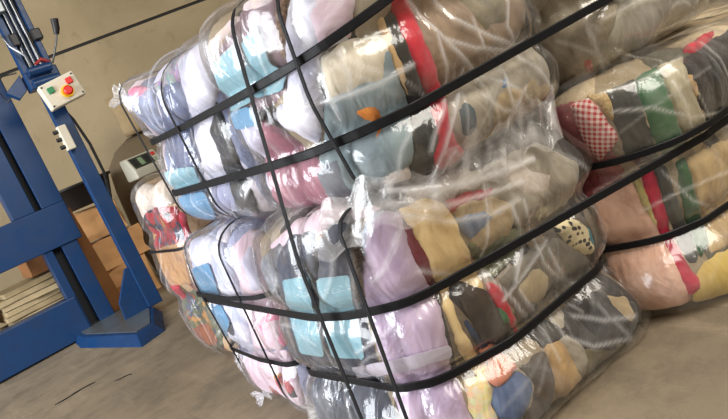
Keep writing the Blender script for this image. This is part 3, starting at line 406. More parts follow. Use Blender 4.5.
 ('L2',0,'folded_garment','cream','cream cotton garment',[(.062,.294),(.081,.295),(.100,.296),(.120,.297),(.136,.287),(.154,.276),(.172,.265),(.177,.243),(.181,.220),(.187,.197),(.189,.174),(.191,.153),(.200,.128),(.214,.101),(.215,.077),(.208,.061),(.202,.044),(.200,.026),(.198,.005),(.184,.021),(.171,.035),(.159,.048),(.148,.062),(.138,.076),(.111,.065),(.106,.048),(.106,.029),(.106,.011),(.106,-.010),(.105,-.031),(.106,-.050),(.117,-.079),(.129,-.108),(.131,-.125),(.133,-.139),(.117,-.147),(.102,-.156),(.093,-.143),(.083,-.131),(.074,-.118),(.072,-.092),(.070,-.058),(.069,-.032),(.069,-.009),(.070,.011),(.073,.029),(.076,.047),(.079,.064),(.082,.080),(.081,.101),(.076,.130),(.075,.152),(.073,.173),(.070,.194),(.069,.215),(.068,.235),(.064,.256),(.064,.275)]),
 ('L2',1,'folded_garment','maroon','maroon cloth',[(.058,.261),(.075,.250),(.078,.233),(.082,.215),(.087,.197),(.089,.178),(.093,.156),(.097,.135),(.088,.107),(.076,.083),(.052,.101),(.051,.128),(.051,.153),(.049,.174),(.052,.197),(.054,.219),(.057,.239)]),
 ('L2',1,'folded_garment','charcoal_brown','dark brown garment',[(.138,.076),(.170,.068),(.179,.054),(.190,.041),(.202,.024),(.208,.005),(.214,-.014),(.220,-.035),(.230,-.057),(.256,-.096),(.262,-.121),(.239,-.123),(.216,-.126),(.194,-.128),(.183,-.115),(.166,-.097),(.142,-.072),(.135,-.049),(.131,-.028),(.129,-.008),(.124,.011),(.126,.029),(.129,.046),(.134,.061)]),
 ('L2',0,'folded_garment','denim','dark blue denim garment',[(.114,.016),(.122,-.004),(.129,-.024),(.135,-.043),(.144,-.067),(.166,-.092),(.182,-.113),(.190,-.127),(.166,-.139),(.143,-.151),(.141,-.139),(.137,-.127),(.134,-.114),(.127,-.093),(.117,-.065),(.111,-.043),(.111,-.023),(.112,-.003)]),
 ('L2',2,'folded_garment','salmon','salmon pink garment',[(.129,-.097),(.166,-.097),(.180,-.119),(.186,-.134),(.190,-.151),(.188,-.167),(.166,-.170),(.146,-.174),(.124,-.179),(.115,-.165),(.105,-.152),(.118,-.142),(.135,-.132),(.135,-.117)]),
 ('L2',1,'folded_garment','denim_light','faded blue denim garment',[(.117,-.175),(.139,-.173),(.161,-.171),(.184,-.170),(.196,-.187),(.208,-.204),(.196,-.217),(.186,-.230),(.177,-.244),(.160,-.254),(.142,-.265),(.125,-.278),(.108,-.256),(.093,-.236),(.093,-.218),(.093,-.200),(.105,-.187)]),
 ('L2',1,'folded_garment','cream_yellow','cream floral garment',[(.052,-.141),(.072,-.144),(.093,-.145),(.113,-.148),(.113,-.163),(.113,-.178),(.100,-.193),(.088,-.207),(.091,-.227),(.093,-.247),(.097,-.266),(.101,-.293),(.082,-.289),(.063,-.289),(.045,-.289),(.045,-.266),(.044,-.248),(.042,-.230),(.041,-.213),(.040,-.196),(.045,-.176),(.047,-.158)]),
 ('L2',0,'folded_garment','umber','dark umber garment',[(.188,-.167),(.209,-.166),(.233,-.166),(.259,-.167),(.286,-.169),(.281,-.187),(.279,-.205),(.275,-.224),(.275,-.246),(.261,-.258),(.250,-.271),(.244,-.292),(.235,-.307),(.215,-.307),(.191,-.308),(.169,-.310),(.147,-.312),(.127,-.313),(.119,-.314),(.106,-.296),(.123,-.282),(.140,-.269),(.157,-.258),(.175,-.248),(.190,-.229),(.208,-.213),(.201,-.198),(.194,-.182)]),
 ('L2',0,'folded_garment','sand','sand-coloured garment',[(.172,.265),(.195,.260),(.219,.253),(.244,.247),(.268,.240),(.295,.234),(.310,.221),(.328,.206),(.345,.191),(.364,.177),(.346,.160),(.334,.141),(.330,.118),(.328,.094),(.313,.082),(.294,.072),(.276,.063),(.250,.065),(.225,.069),(.227,.088),(.218,.113),(.203,.139),(.197,.162),(.194,.184),(.188,.204),(.182,.226),(.177,.245)]),
 ('L2',1,'folded_garment','sky_grey','grey blue cloth',[(.183,.227),(.205,.225),(.228,.222),(.251,.220),(.274,.207),(.298,.194),(.322,.181),(.305,.164),(.292,.145),(.263,.148),(.238,.149),(.212,.150),(.199,.167),(.188,.181),(.184,.205)]),
 ('L2',2,'folded_garment','red_dull','dull red strip of cloth',[(.171,.261),(.192,.261),(.217,.259),(.243,.257),(.268,.251),(.292,.245),(.318,.238),(.297,.218),(.268,.222),(.243,.227),(.214,.232),(.195,.233),(.175,.236)]),
 ('L2',1,'folded_garment','olive','olive garment',[(.194,.149),(.218,.145),(.240,.141),(.265,.136),(.291,.131),(.319,.123),(.354,.111),(.397,.097),(.379,.085),(.358,.076),(.336,.066),(.316,.058),(.292,.053),(.269,.050),(.249,.047),(.229,.041),(.214,.064),(.219,.080),(.215,.101),(.202,.126)]),
 ('L2',2,'folded_garment','red','red garment edge',[(.208,.046),(.232,.029),(.234,.010),(.237,-.011),(.238,-.031),(.238,-.050),(.247,-.076),(.260,-.105),(.255,-.121),(.234,-.120),(.234,-.101),(.215,-.069),(.208,-.045),(.205,-.020),(.202,.004),(.205,.025)]),
 ('L2',2,'folded_garment','green','green scrap',[(.200,-.015),(.226,-.019),(.226,-.039),(.229,-.062),(.219,-.085),(.195,-.049),(.196,-.031)]),
 ('L2',0,'folded_garment','pewter','pewter grey garment',[(.235,.034),(.255,.039),(.278,.044),(.299,.048),(.325,.052),(.352,.054),(.382,.048),(.417,.041),(.448,.035),(.479,.028),(.500,.005),(.519,-.018),(.537,-.039),(.559,-.070),(.612,-.115),(.605,-.133),(.566,-.128),(.535,-.129),(.508,-.130),(.483,-.131),(.451,-.131),(.418,-.129),(.385,-.127),(.351,-.123),(.323,-.119),(.298,-.115),(.273,-.111),(.259,-.082),(.244,-.050),(.240,-.029),(.238,-.007),(.237,.012)]),
 ('L2',1,'folded_garment','beige','beige garment',[(.266,.011),(.287,.014),(.310,.016),(.337,.016),(.364,.016),(.393,-.008),(.421,-.035),(.402,-.049),(.388,-.067),(.388,-.093),(.371,-.109),(.342,-.106),(.312,-.103),(.286,-.103),(.266,-.065),(.262,-.037),(.264,-.013)]),
 ('L2',0,'folded_garment','smoke','dark smoke grey garment',[(.262,-.121),(.292,-.123),(.322,-.127),(.356,-.131),(.389,-.134),(.418,-.139),(.447,-.143),(.474,-.145),(.501,-.146),(.526,-.148),(.541,-.162),(.556,-.176),(.574,-.193),(.590,-.212),(.607,-.232),(.599,-.246),(.594,-.261),(.589,-.272),(.583,-.279),(.574,-.287),(.564,-.294),(.551,-.301),(.537,-.305),(.518,-.311),(.478,-.301),(.427,-.268),(.398,-.246),(.372,-.224),(.350,-.204),(.326,-.182),(.303,-.175),(.280,-.166),(.273,-.150),(.267,-.135)]),
 ('L2',1,'folded_garment','tan','tan garment',[(.290,-.166),(.318,-.173),(.349,-.180),(.348,-.201),(.350,-.223),(.352,-.245),(.352,-.270),(.377,-.309),(.367,-.310),(.355,-.310),(.325,-.310),(.291,-.309),(.258,-.308),(.268,-.308),(.275,-.307),(.257,-.277),(.255,-.253),(.260,-.234),(.266,-.216),(.273,-.199),(.280,-.181)]),
 ('L2',1,'folded_garment','khaki','khaki garment',[(.430,-.223),(.458,-.232),(.484,-.241),(.510,-.249),(.521,-.267),(.541,-.289),(.556,-.299),(.541,-.304),(.526,-.310),(.501,-.311),(.471,-.311),(.441,-.311),(.413,-.311),(.389,-.311),(.361,-.310),(.337,-.310),(.349,-.310),(.366,-.310),(.364,-.295),(.357,-.269),(.371,-.255),(.390,-.244),(.410,-.233)]),
 ('L2',1,'folded_garment','stone','cream cloth running down',[(.359,-.124),(.388,-.129),(.418,-.134),(.411,-.149),(.405,-.165),(.403,-.182),(.401,-.200),(.397,-.222),(.394,-.246),(.399,-.271),(.381,-.281),(.364,-.290),(.359,-.308),(.331,-.269),(.327,-.246),(.327,-.224),(.328,-.205),(.332,-.187),(.334,-.169),(.340,-.151),(.349,-.138)]),
 ('L2',1,'folded_garment','black_brown','black cloth',[(.417,-.145),(.444,-.149),(.471,-.152),(.496,-.155),(.492,-.175),(.489,-.195),(.487,-.216),(.467,-.227),(.448,-.238),(.430,-.248),(.424,-.223),(.420,-.200),(.417,-.181),(.415,-.162)]),
 ('L2',1,'folded_garment','sand','sand-coloured cloth',[(.540,-.173),(.566,-.188),(.592,-.207),(.580,-.229),(.579,-.253),(.556,-.260),(.537,-.271),(.521,-.247),(.514,-.225),(.523,-.207),(.531,-.190)]),
 ('L2',0,'folded_garment','stone','off-white garment',[(.120,.297),(.142,.298),(.165,.299),(.189,.299),(.216,.298),(.244,.297),(.274,.296),(.304,.293),(.334,.291),(.364,.287),(.393,.284),(.422,.281),(.450,.277),(.481,.274),(.512,.271),(.531,.251),(.554,.232),(.575,.211),(.592,.191),(.609,.169),(.607,.144),(.611,.123),(.613,.104),(.610,.082),(.565,.082),(.529,.079),(.497,.076),(.466,.081),(.430,.089),(.391,.097),(.351,.107),(.330,.138),(.326,.162),(.324,.185),(.302,.201),(.279,.215),(.257,.232),(.236,.246),(.207,.252),(.179,.259),(.154,.263),(.136,.281)]),
 ('L2',1,'folded_garment','white_fluff',None,[(.369,.281),(.394,.275),(.418,.269),(.444,.264),(.471,.259),(.497,.254),(.526,.249),(.544,.227),(.562,.206),(.579,.185),(.593,.162),(.574,.154),(.555,.143),(.537,.131),(.520,.119),(.483,.132),(.443,.147),(.407,.160),(.376,.172),(.364,.189),(.352,.206),(.343,.222),(.351,.241),(.358,.260)]),
 ('L2',1,'folded_garment','leopard','leopard print cloth',[(.476,.058),(.505,.060),(.534,.064),(.540,.048),(.550,.032),(.567,.012),(.566,-.010),(.567,-.032),(.578,-.060),(.535,-.055),(.513,-.031),(.495,-.007),(.484,.017),(.477,.039)]),
 ('L2',2,'folded_garment','teal','teal strip',[(.560,.016),(.571,.005),(.568,-.019),(.567,-.043),(.549,-.034),(.553,-.009)]),
 ('L2',3,'label_card','card_pale','pale blue card, left',[(-.338,.197),(-.280,.204),(-.236,.209),(-.212,.208),(-.218,.185),(-.224,.161),(-.235,.136),(-.283,.099),(-.291,.077),(-.284,.059),(-.281,.039),(-.299,.008),(-.323,-.026),(-.356,-.025),(-.390,-.023),(-.433,-.024),(-.415,.011),(-.408,.040),(-.425,.062),(-.443,.080),(-.405,.113),(-.351,.151),(-.342,.175)]),
 ('L2',3,'label_card','card_pale','pale blue card, right',[(-.171,.202),(-.148,.202),(-.128,.199),(-.109,.197),(-.090,.193),(-.097,.173),(-.104,.152),(-.116,.129),(-.135,.102),(-.142,.080),(-.139,.064),(-.135,.047),(-.139,.027),(-.146,.005),(-.158,-.019),(-.212,-.032),(-.231,-.026),(-.260,-.025),(-.291,-.025),(-.273,.005),(-.260,.033),(-.261,.054),(-.265,.073),(-.256,.097),(-.224,.127),(-.206,.153),(-.185,.178)]),
 ('L2',3,'plastic_tape','film_tape','whitish band of plastic',[(-.251,-.057),(-.218,-.055),(-.147,-.032),(-.111,-.026),(-.083,-.025),(-.061,-.026),(-.037,-.022),(-.016,-.020),(.002,-.023),(.020,-.025),(.039,-.030),(.058,-.034),(.051,-.066),(.032,-.060),(.013,-.055),(-.006,-.054),(-.025,-.054),(-.048,-.058),(-.071,-.061),(-.094,-.059),(-.129,-.066),(-.215,-.096),(-.271,-.110),(-.312,-.118)]),
 ('RL',0,'folded_garment','dusty_rose','dusty rose garment',[(-.262,.314),(-.226,.312),(-.193,.313),(-.166,.314),(-.142,.317),(-.130,.297),(-.120,.281),(-.115,.264),(-.109,.245),(-.104,.223),(-.097,.198),(-.089,.173),(-.083,.149),(-.077,.119),(-.077,.093),(-.071,.071),(-.096,.063),(-.119,.054),(-.143,.046),(-.164,.036),(-.185,.026),(-.208,.031),(-.233,.036),(-.261,.041),(-.286,.047),(-.293,.069),(-.293,.095),(-.281,.125),(-.275,.154),(-.270,.180),(-.267,.207),(-.262,.234),(-.257,.261),(-.254,.287)]),
 ('RL',1,'folded_garment','gingham','red and white gingham cloth',[(-.155,.300),(-.133,.302),(-.113,.305),(-.094,.308),(-.087,.293),(-.081,.278),(-.076,.263),(-.070,.239),(-.065,.213),(-.059,.186),(-.072,.172),(-.086,.155),(-.110,.143),(-.137,.129),(-.143,.150),(-.150,.170),(-.156,.191),(-.154,.216),(-.150,.240),(-.149,.263),(-.149,.281)]),
 ('RL',1,'folded_garment','tan_fur','tan fleece',[(-.103,.311),(-.077,.312),(-.052,.312),(-.047,.291),(-.042,.271),(-.049,.251),(-.056,.229),(-.070,.251),(-.077,.269),(-.087,.284),(-.094,.297)]),
 ('RL',0,'folded_garment','grey_dark','dark grey garment',[(-.057,.314),(-.034,.319),(-.010,.326),(.014,.330),(.038,.333),(.030,.303),(.024,.277),(.021,.256),(.020,.233),(.021,.210),(.022,.187),(.024,.163),(.026,.138),(.035,.110),(.043,.083),(.018,.078),(-.009,.075),(-.034,.071),(-.048,.094),(-.060,.120),(-.059,.144),(-.059,.167),(-.059,.188),(-.059,.209),(-.058,.232),(-.058,.253),(-.058,.275),(-.057,.293)]),
 ('RL',0,'folded_garment','green','green garment',[(.031,.330),(.056,.330),(.085,.330),(.121,.337),(.103,.303),(.098,.280),(.097,.258),(.097,.236),(.097,.215),(.098,.191),(.103,.168),(.109,.143),(.127,.114),(.151,.084),(.121,.081),(.092,.078),(.069,.072),(.053,.093),(.030,.117),(.024,.144),(.019,.167),(.019,.191),(.018,.212),(.017,.234),(.017,.257),(.019,.276),(.023,.300)]),
 ('RL',0,'folded_garment','pale_stone','pale stone garment',[(.116,.341),(.154,.340),(.187,.330),(.234,.325),(.205,.296),(.181,.273),(.169,.252),(.169,.229),(.172,.206),(.179,.182),(.194,.156),(.241,.120),(.282,.085),(.278,.063),(.239,.066),(.184,.073),(.145,.074),(.135,.102),(.109,.137),(.102,.163),(.098,.189),(.097,.213),(.097,.236),(.096,.258),(.097,.281),(.100,.305)]),
 ('RL',0,'folded_garment','black_brown','blackish brown garment',[(.213,.320),(.270,.329),(.304,.327),(.361,.335),(.399,.332),(.456,.334),(.493,.326),(.540,.323),(.589,.319),(.577,.293),(.578,.266),(.597,.239),(.615,.212),(.631,.186),(.643,.161),(.632,.139),(.630,.116),(.635,.091),(.612,.072),(.566,.060),(.533,.045),(.480,.053),(.442,.054),(.392,.061),(.354,.065),(.307,.071),(.278,.102),(.220,.140),(.183,.172),(.169,.197),(.163,.222),(.163,.246),(.166,.269),(.190,.293)]),
 ('RL',1,'folded_garment','olive_black',None,[(.380,.323),(.415,.318),(.470,.321),(.505,.317),(.554,.316),(.524,.284),(.524,.254),(.530,.224),(.541,.193),(.525,.175),(.499,.159),(.470,.144),(.464,.124),(.470,.101),(.397,.119),(.331,.137),(.261,.155),(.259,.180),(.258,.204),(.261,.228),(.277,.248),(.308,.269),(.330,.291)]),
 ('RL',1,'folded_garment','tan','tan strip of cloth',[(.163,.270),(.196,.268),(.187,.249),(.188,.228),(.195,.207),(.208,.183),(.181,.181),(.172,.206),(.164,.229),(.163,.251)]),
 ('RL',1,'folded_garment','red','red cloth at the top corner',[(.253,.350),(.304,.353),(.359,.358),(.407,.359),(.454,.360),(.490,.355),(.399,.319),(.337,.314),(.288,.312),(.270,.331)]),
 ('RL',0,'folded_garment','blush','blush pink garment',[(-.197,.028),(-.179,.040),(-.161,.051),(-.142,.061),(-.118,.066),(-.090,.071),(-.065,.074),(-.059,.049),(-.055,.024),(-.052,-.003),(-.047,-.030),(-.041,-.055),(-.033,-.084),(-.024,-.113),(-.020,-.133),(-.017,-.151),(-.013,-.170),(-.010,-.191),(-.006,-.211),(-.011,-.228),(-.012,-.247),(-.014,-.269),(-.029,-.300),(-.049,-.303),(-.067,-.303),(-.086,-.303),(-.111,-.308),(-.134,-.310),(-.158,-.310),(-.174,-.311),(-.190,-.309),(-.191,-.285),(-.197,-.265),(-.192,-.235),(-.195,-.211),(-.198,-.186),(-.203,-.160),(-.209,-.138),(-.215,-.114),(-.202,-.079),(-.193,-.048),(-.192,-.022),(-.193,.004)]),
 ('RL',1,'folded_garment','yellow_pale','pale yellow cloth edge',[(-.065,.069),(-.040,.057),(-.035,.030),(-.030,.003),(-.028,-.024),(-.028,-.050),(-.026,-.079),(-.025,-.108),(-.043,-.091),(-.048,-.062),(-.053,-.038),(-.059,-.015),(-.060,.006),(-.062,.029),(-.064,.049)]),
 ('RL',1,'folded_garment','crimson','crimson strip of cloth',[(-.031,.076),(-.010,.075),(.013,.074),(.010,.052),(.007,.030),(.007,.006),(.006,-.018),(.002,-.042),(.001,-.066),(.002,-.096),(.001,-.119),(-.005,-.137),(-.004,-.154),(.000,-.171),(.002,-.190),(.006,-.209),(.008,-.228),(.013,-.247),(-.003,-.253),(-.018,-.261),(-.023,-.241),(-.028,-.224),(-.031,-.209),(-.035,-.192),(-.036,-.171),(-.039,-.153),(-.040,-.137),(-.041,-.119),(-.041,-.096),(-.042,-.067),(-.043,-.043),(-.043,-.019),(-.041,.005),(-.038,.030),(-.035,.053)]),
 ('RL',0,'folded_garment','grey_dark','dark grey garment',[(.007,.076),(.032,.073),(.056,.072),(.051,.049),(.049,.025),(.049,.000),(.049,-.024),(.047,-.048),(.050,-.073),(.060,-.100),(.058,-.120),(.051,-.137),(.044,-.155),(.038,-.174),(.037,-.193),(.018,-.193),(.001,-.193),(.000,-.171),(-.000,-.150),(.000,-.130),(.003,-.109),(.002,-.080),(.001,-.053),(.001,-.028),(.002,-.001),(.003,.025),(.006,.051)]),
 ('RL',1,'folded_garment','green_dark','dark green garment',[(.084,.063),(.125,.065),(.114,.045),(.108,.024),(.106,.001),(.103,-.022),(.102,-.045),(.105,-.070),(.121,-.102),(.112,-.121),(.097,-.138),(.085,-.153),(.074,-.170),(.055,-.177),(.037,-.185),(.040,-.164),(.046,-.144),(.055,-.126),(.059,-.102),(.055,-.073),(.055,-.049),(.061,-.025),(.064,-.002),(.068,.020),(.073,.042)]),
 ('RL',0,'folded_garment','tan_light','light tan garment',[(.132,.062),(.163,.060),(.197,.058),(.242,.049),(.275,.047),(.317,.041),(.360,.032),(.398,.025),(.449,.016),(.487,.009),(.547,-.004),(.595,-.013),(.575,-.035),(.565,-.060),(.597,-.097),(.577,-.119),(.542,-.135),(.496,-.145),(.470,-.164),(.452,-.184),(.430,-.202),(.389,-.205),(.353,-.210),(.305,-.210),(.271,-.216),(.222,-.212),(.189,-.207),(.159,-.200),(.128,-.194),(.104,-.192),(.082,-.190),(.061,-.190),(.067,-.171),(.076,-.153),(.087,-.136),(.100,-.119),(.103,-.096),(.094,-.066),(.096,-.042),(.098,-.019),(.103,.002),(.109,.024),(.116,.043)]),
 ('RL',0,'folded_garment','straw','straw yellow garment',[(-.000,-.233),(.012,-.219),(.025,-.208),(.041,-.196),(.064,-.195),(.089,-.193),(.114,-.193),(.145,-.197),(.175,-.204),(.203,-.211),(.241,-.221),(.284,-.233),(.322,-.242),(.307,-.258),(.312,-.283),(.299,-.294),(.222,-.278),(.208,-.286),(.194,-.292),(.158,-.290),(.127,-.287),(.112,-.294),(.091,-.298),(.071,-.303),(.051,-.307),(.028,-.306),(.004,-.304),(-.015,-.305),(-.014,-.279),(-.008,-.252)]),
 ('RU',0,'folded_garment','greige','greige cloth bundle',[(-.410,-.011),(-.371,-.007),(-.332,-.003),(-.293,.002),(-.257,.006),(-.223,.009),(-.192,.013),(-.163,.017),(-.134,.020),(-.106,.025),(-.081,.027),(-.059,.031),(-.038,.033),(-.015,.037),(.005,.041),(.028,.044),(.051,.048),(.076,.051),(.106,.056),(.143,.047),(.193,.038),(.263,.031),(.320,.020),(.299,.001),(.282,-.019),(.270,-.039),(.263,-.058),(.240,-.078),(.194,-.097),(.148,-.114),(.113,-.131),(.088,-.149),(.069,-.165),(.052,-.179),(.040,-.196),(.028,-.215),(.021,-.245),(.021,-.304),(-.011,-.307),(-.043,-.305),(-.073,-.303),(-.105,-.304),(-.140,-.305),(-.177,-.308),(-.218,-.313),(-.259,-.314),(-.305,-.316),(-.319,-.314),(-.337,-.314),(-.290,-.259),(-.276,-.216),(-.266,-.178),(-.260,-.147),(-.278,-.124),(-.302,-.102),(-.334,-.081),(-.362,-.058),(-.380,-.035)]),
 ('RU',0,'folded_garment','greige_light','pale greige cloth bundle',[(.320,.020),(.355,.012),(.388,.002),(.427,-.007),(.481,-.016),(.541,-.026),(.576,-.028),(.577,-.112),(.578,-.121),(.578,-.133),(.577,-.148),(.577,-.166),(.577,-.184),(.576,-.203),(.570,-.219),(.569,-.231),(.564,-.245),(.555,-.262),(.543,-.279),(.527,-.294),(.469,-.298),(.385,-.296),(.280,-.277),(.256,-.289),(.219,-.292),(.176,-.297),(.127,-.298),(.079,-.302),(.047,-.308),(.008,-.306),(.027,-.303),(.015,-.227),(.019,-.199),(.026,-.177),(.040,-.164),(.058,-.152),(.081,-.141),(.114,-.130),(.150,-.112),(.197,-.095),(.242,-.076),(.263,-.057),(.270,-.038),(.281,-.018),(.299,.001)]),
 ('RU',1,'folded_garment','red_dull','red and pink print',[(-.038,-.208),(-.014,-.196),(-.007,-.228),(.020,-.306),(-.007,-.310),(-.042,-.307),(-.039,-.236)]),
 ('RU',1,'folded_garment','sky_grey',None,[(-.055,-.235),(-.033,-.240),(-.034,-.305),(-.061,-.305)]),
 ('RU',1,'folded_garment','stone',None,[(-.257,.006),(-.224,.009),(-.194,.014),(-.165,.018),(-.140,.021),(-.114,.025),(-.091,.028),(-.068,.032),(-.057,.014),(-.047,-.003),(-.035,-.021),(-.055,-.031),(-.074,-.043),(-.098,-.054),(-.122,-.067),(-.153,-.072),(-.183,-.078),(-.216,-.083),(-.248,-.088),(-.255,-.065),(-.251,-.041),(-.251,-.017)]),
 ('SB',0,'folded_garment','white_fluff','white cloth at the top',[(-.396,.428),(-.392,.444),(-.390,.462),(-.377,.480),(-.033,.458),(-.006,.484),(.080,.416),(.062,.370),(.046,.335),(.030,.301),(-.006,.308),(-.059,.312),(-.266,.310),(-.351,.288),(-.393,.269),(-.393,.311),(-.393,.351),(-.396,.386),(-.398,.414)]),
 ('SB',0,'folded_garment','print_red','dark red patterned cloth',[(-.393,.299),(-.329,.311),(-.230,.325),(-.039,.317),(.001,.305),(.034,.292),(.031,.255),(.025,.217),(.020,.180),(.019,.143),(-.032,.146),(-.160,.137),(-.287,.134),(-.371,.135),(-.393,.137),(-.394,.164),(-.393,.230),(-.394,.260)]),
 ('SB',0,'folded_garment','cardboard','tan cloth',[(-.394,.128),(-.371,.131),(-.276,.134),(-.137,.143),(-.034,.149),(.012,.147),(.006,.109),(-.002,.071),(-.011,.032),(-.021,-.007),(-.035,-.048),(-.181,-.060),(-.261,-.059),(-.386,-.066),(-.393,-.049),(-.394,-.004),(-.394,.038),(-.394,.086)]),
 ('SB',1,'folded_garment','crimson','red cloth',[(-.394,-.040),(-.391,-.055),(-.277,-.042),(-.291,-.087),(-.312,-.135),(-.393,-.145),(-.394,-.125),(-.392,-.079),(-.393,-.064)]),
 ('SB',0,'folded_garment','print_green','green and brown patterned cloth',[(-.393,-.076),(-.393,-.088),(-.392,-.107),(-.330,-.107),(-.229,-.091),(-.115,-.072),(-.005,-.055),(-.024,-.102),(-.035,-.145),(-.025,-.184),(-.026,-.225),(-.029,-.267),(-.047,-.301),(-.081,-.343),(-.177,-.396),(-.152,-.397),(-.230,-.397),(-.374,-.394),(-.384,-.378),(-.386,-.361),(-.392,-.343),(-.392,-.313),(-.392,-.277),(-.393,-.238),(-.393,-.202),(-.393,-.178)]),
 ('SB',1,'folded_garment','rust','rust brown cloth',[(-.393,-.256),(-.392,-.265),(-.389,-.271),(-.291,-.257),(-.206,-.246),(-.167,-.277),(-.116,-.302),(-.095,-.335),(-.291,-.396),(-.351,-.397),(-.374,-.394),(-.384,-.376),(-.387,-.358),(-.392,-.337),(-.392,-.313),(-.392,-.289)]),
 ('SB',1,'folded_garment','crimson','red cloth',[(.013,.264),(.048,.267),(.043,.233),(.037,.197),(.032,.165),(.029,.131),(.024,.095),(-.016,.073),(-.009,.112),(-.005,.150),(-.005,.187),(.006,.227)]),
]
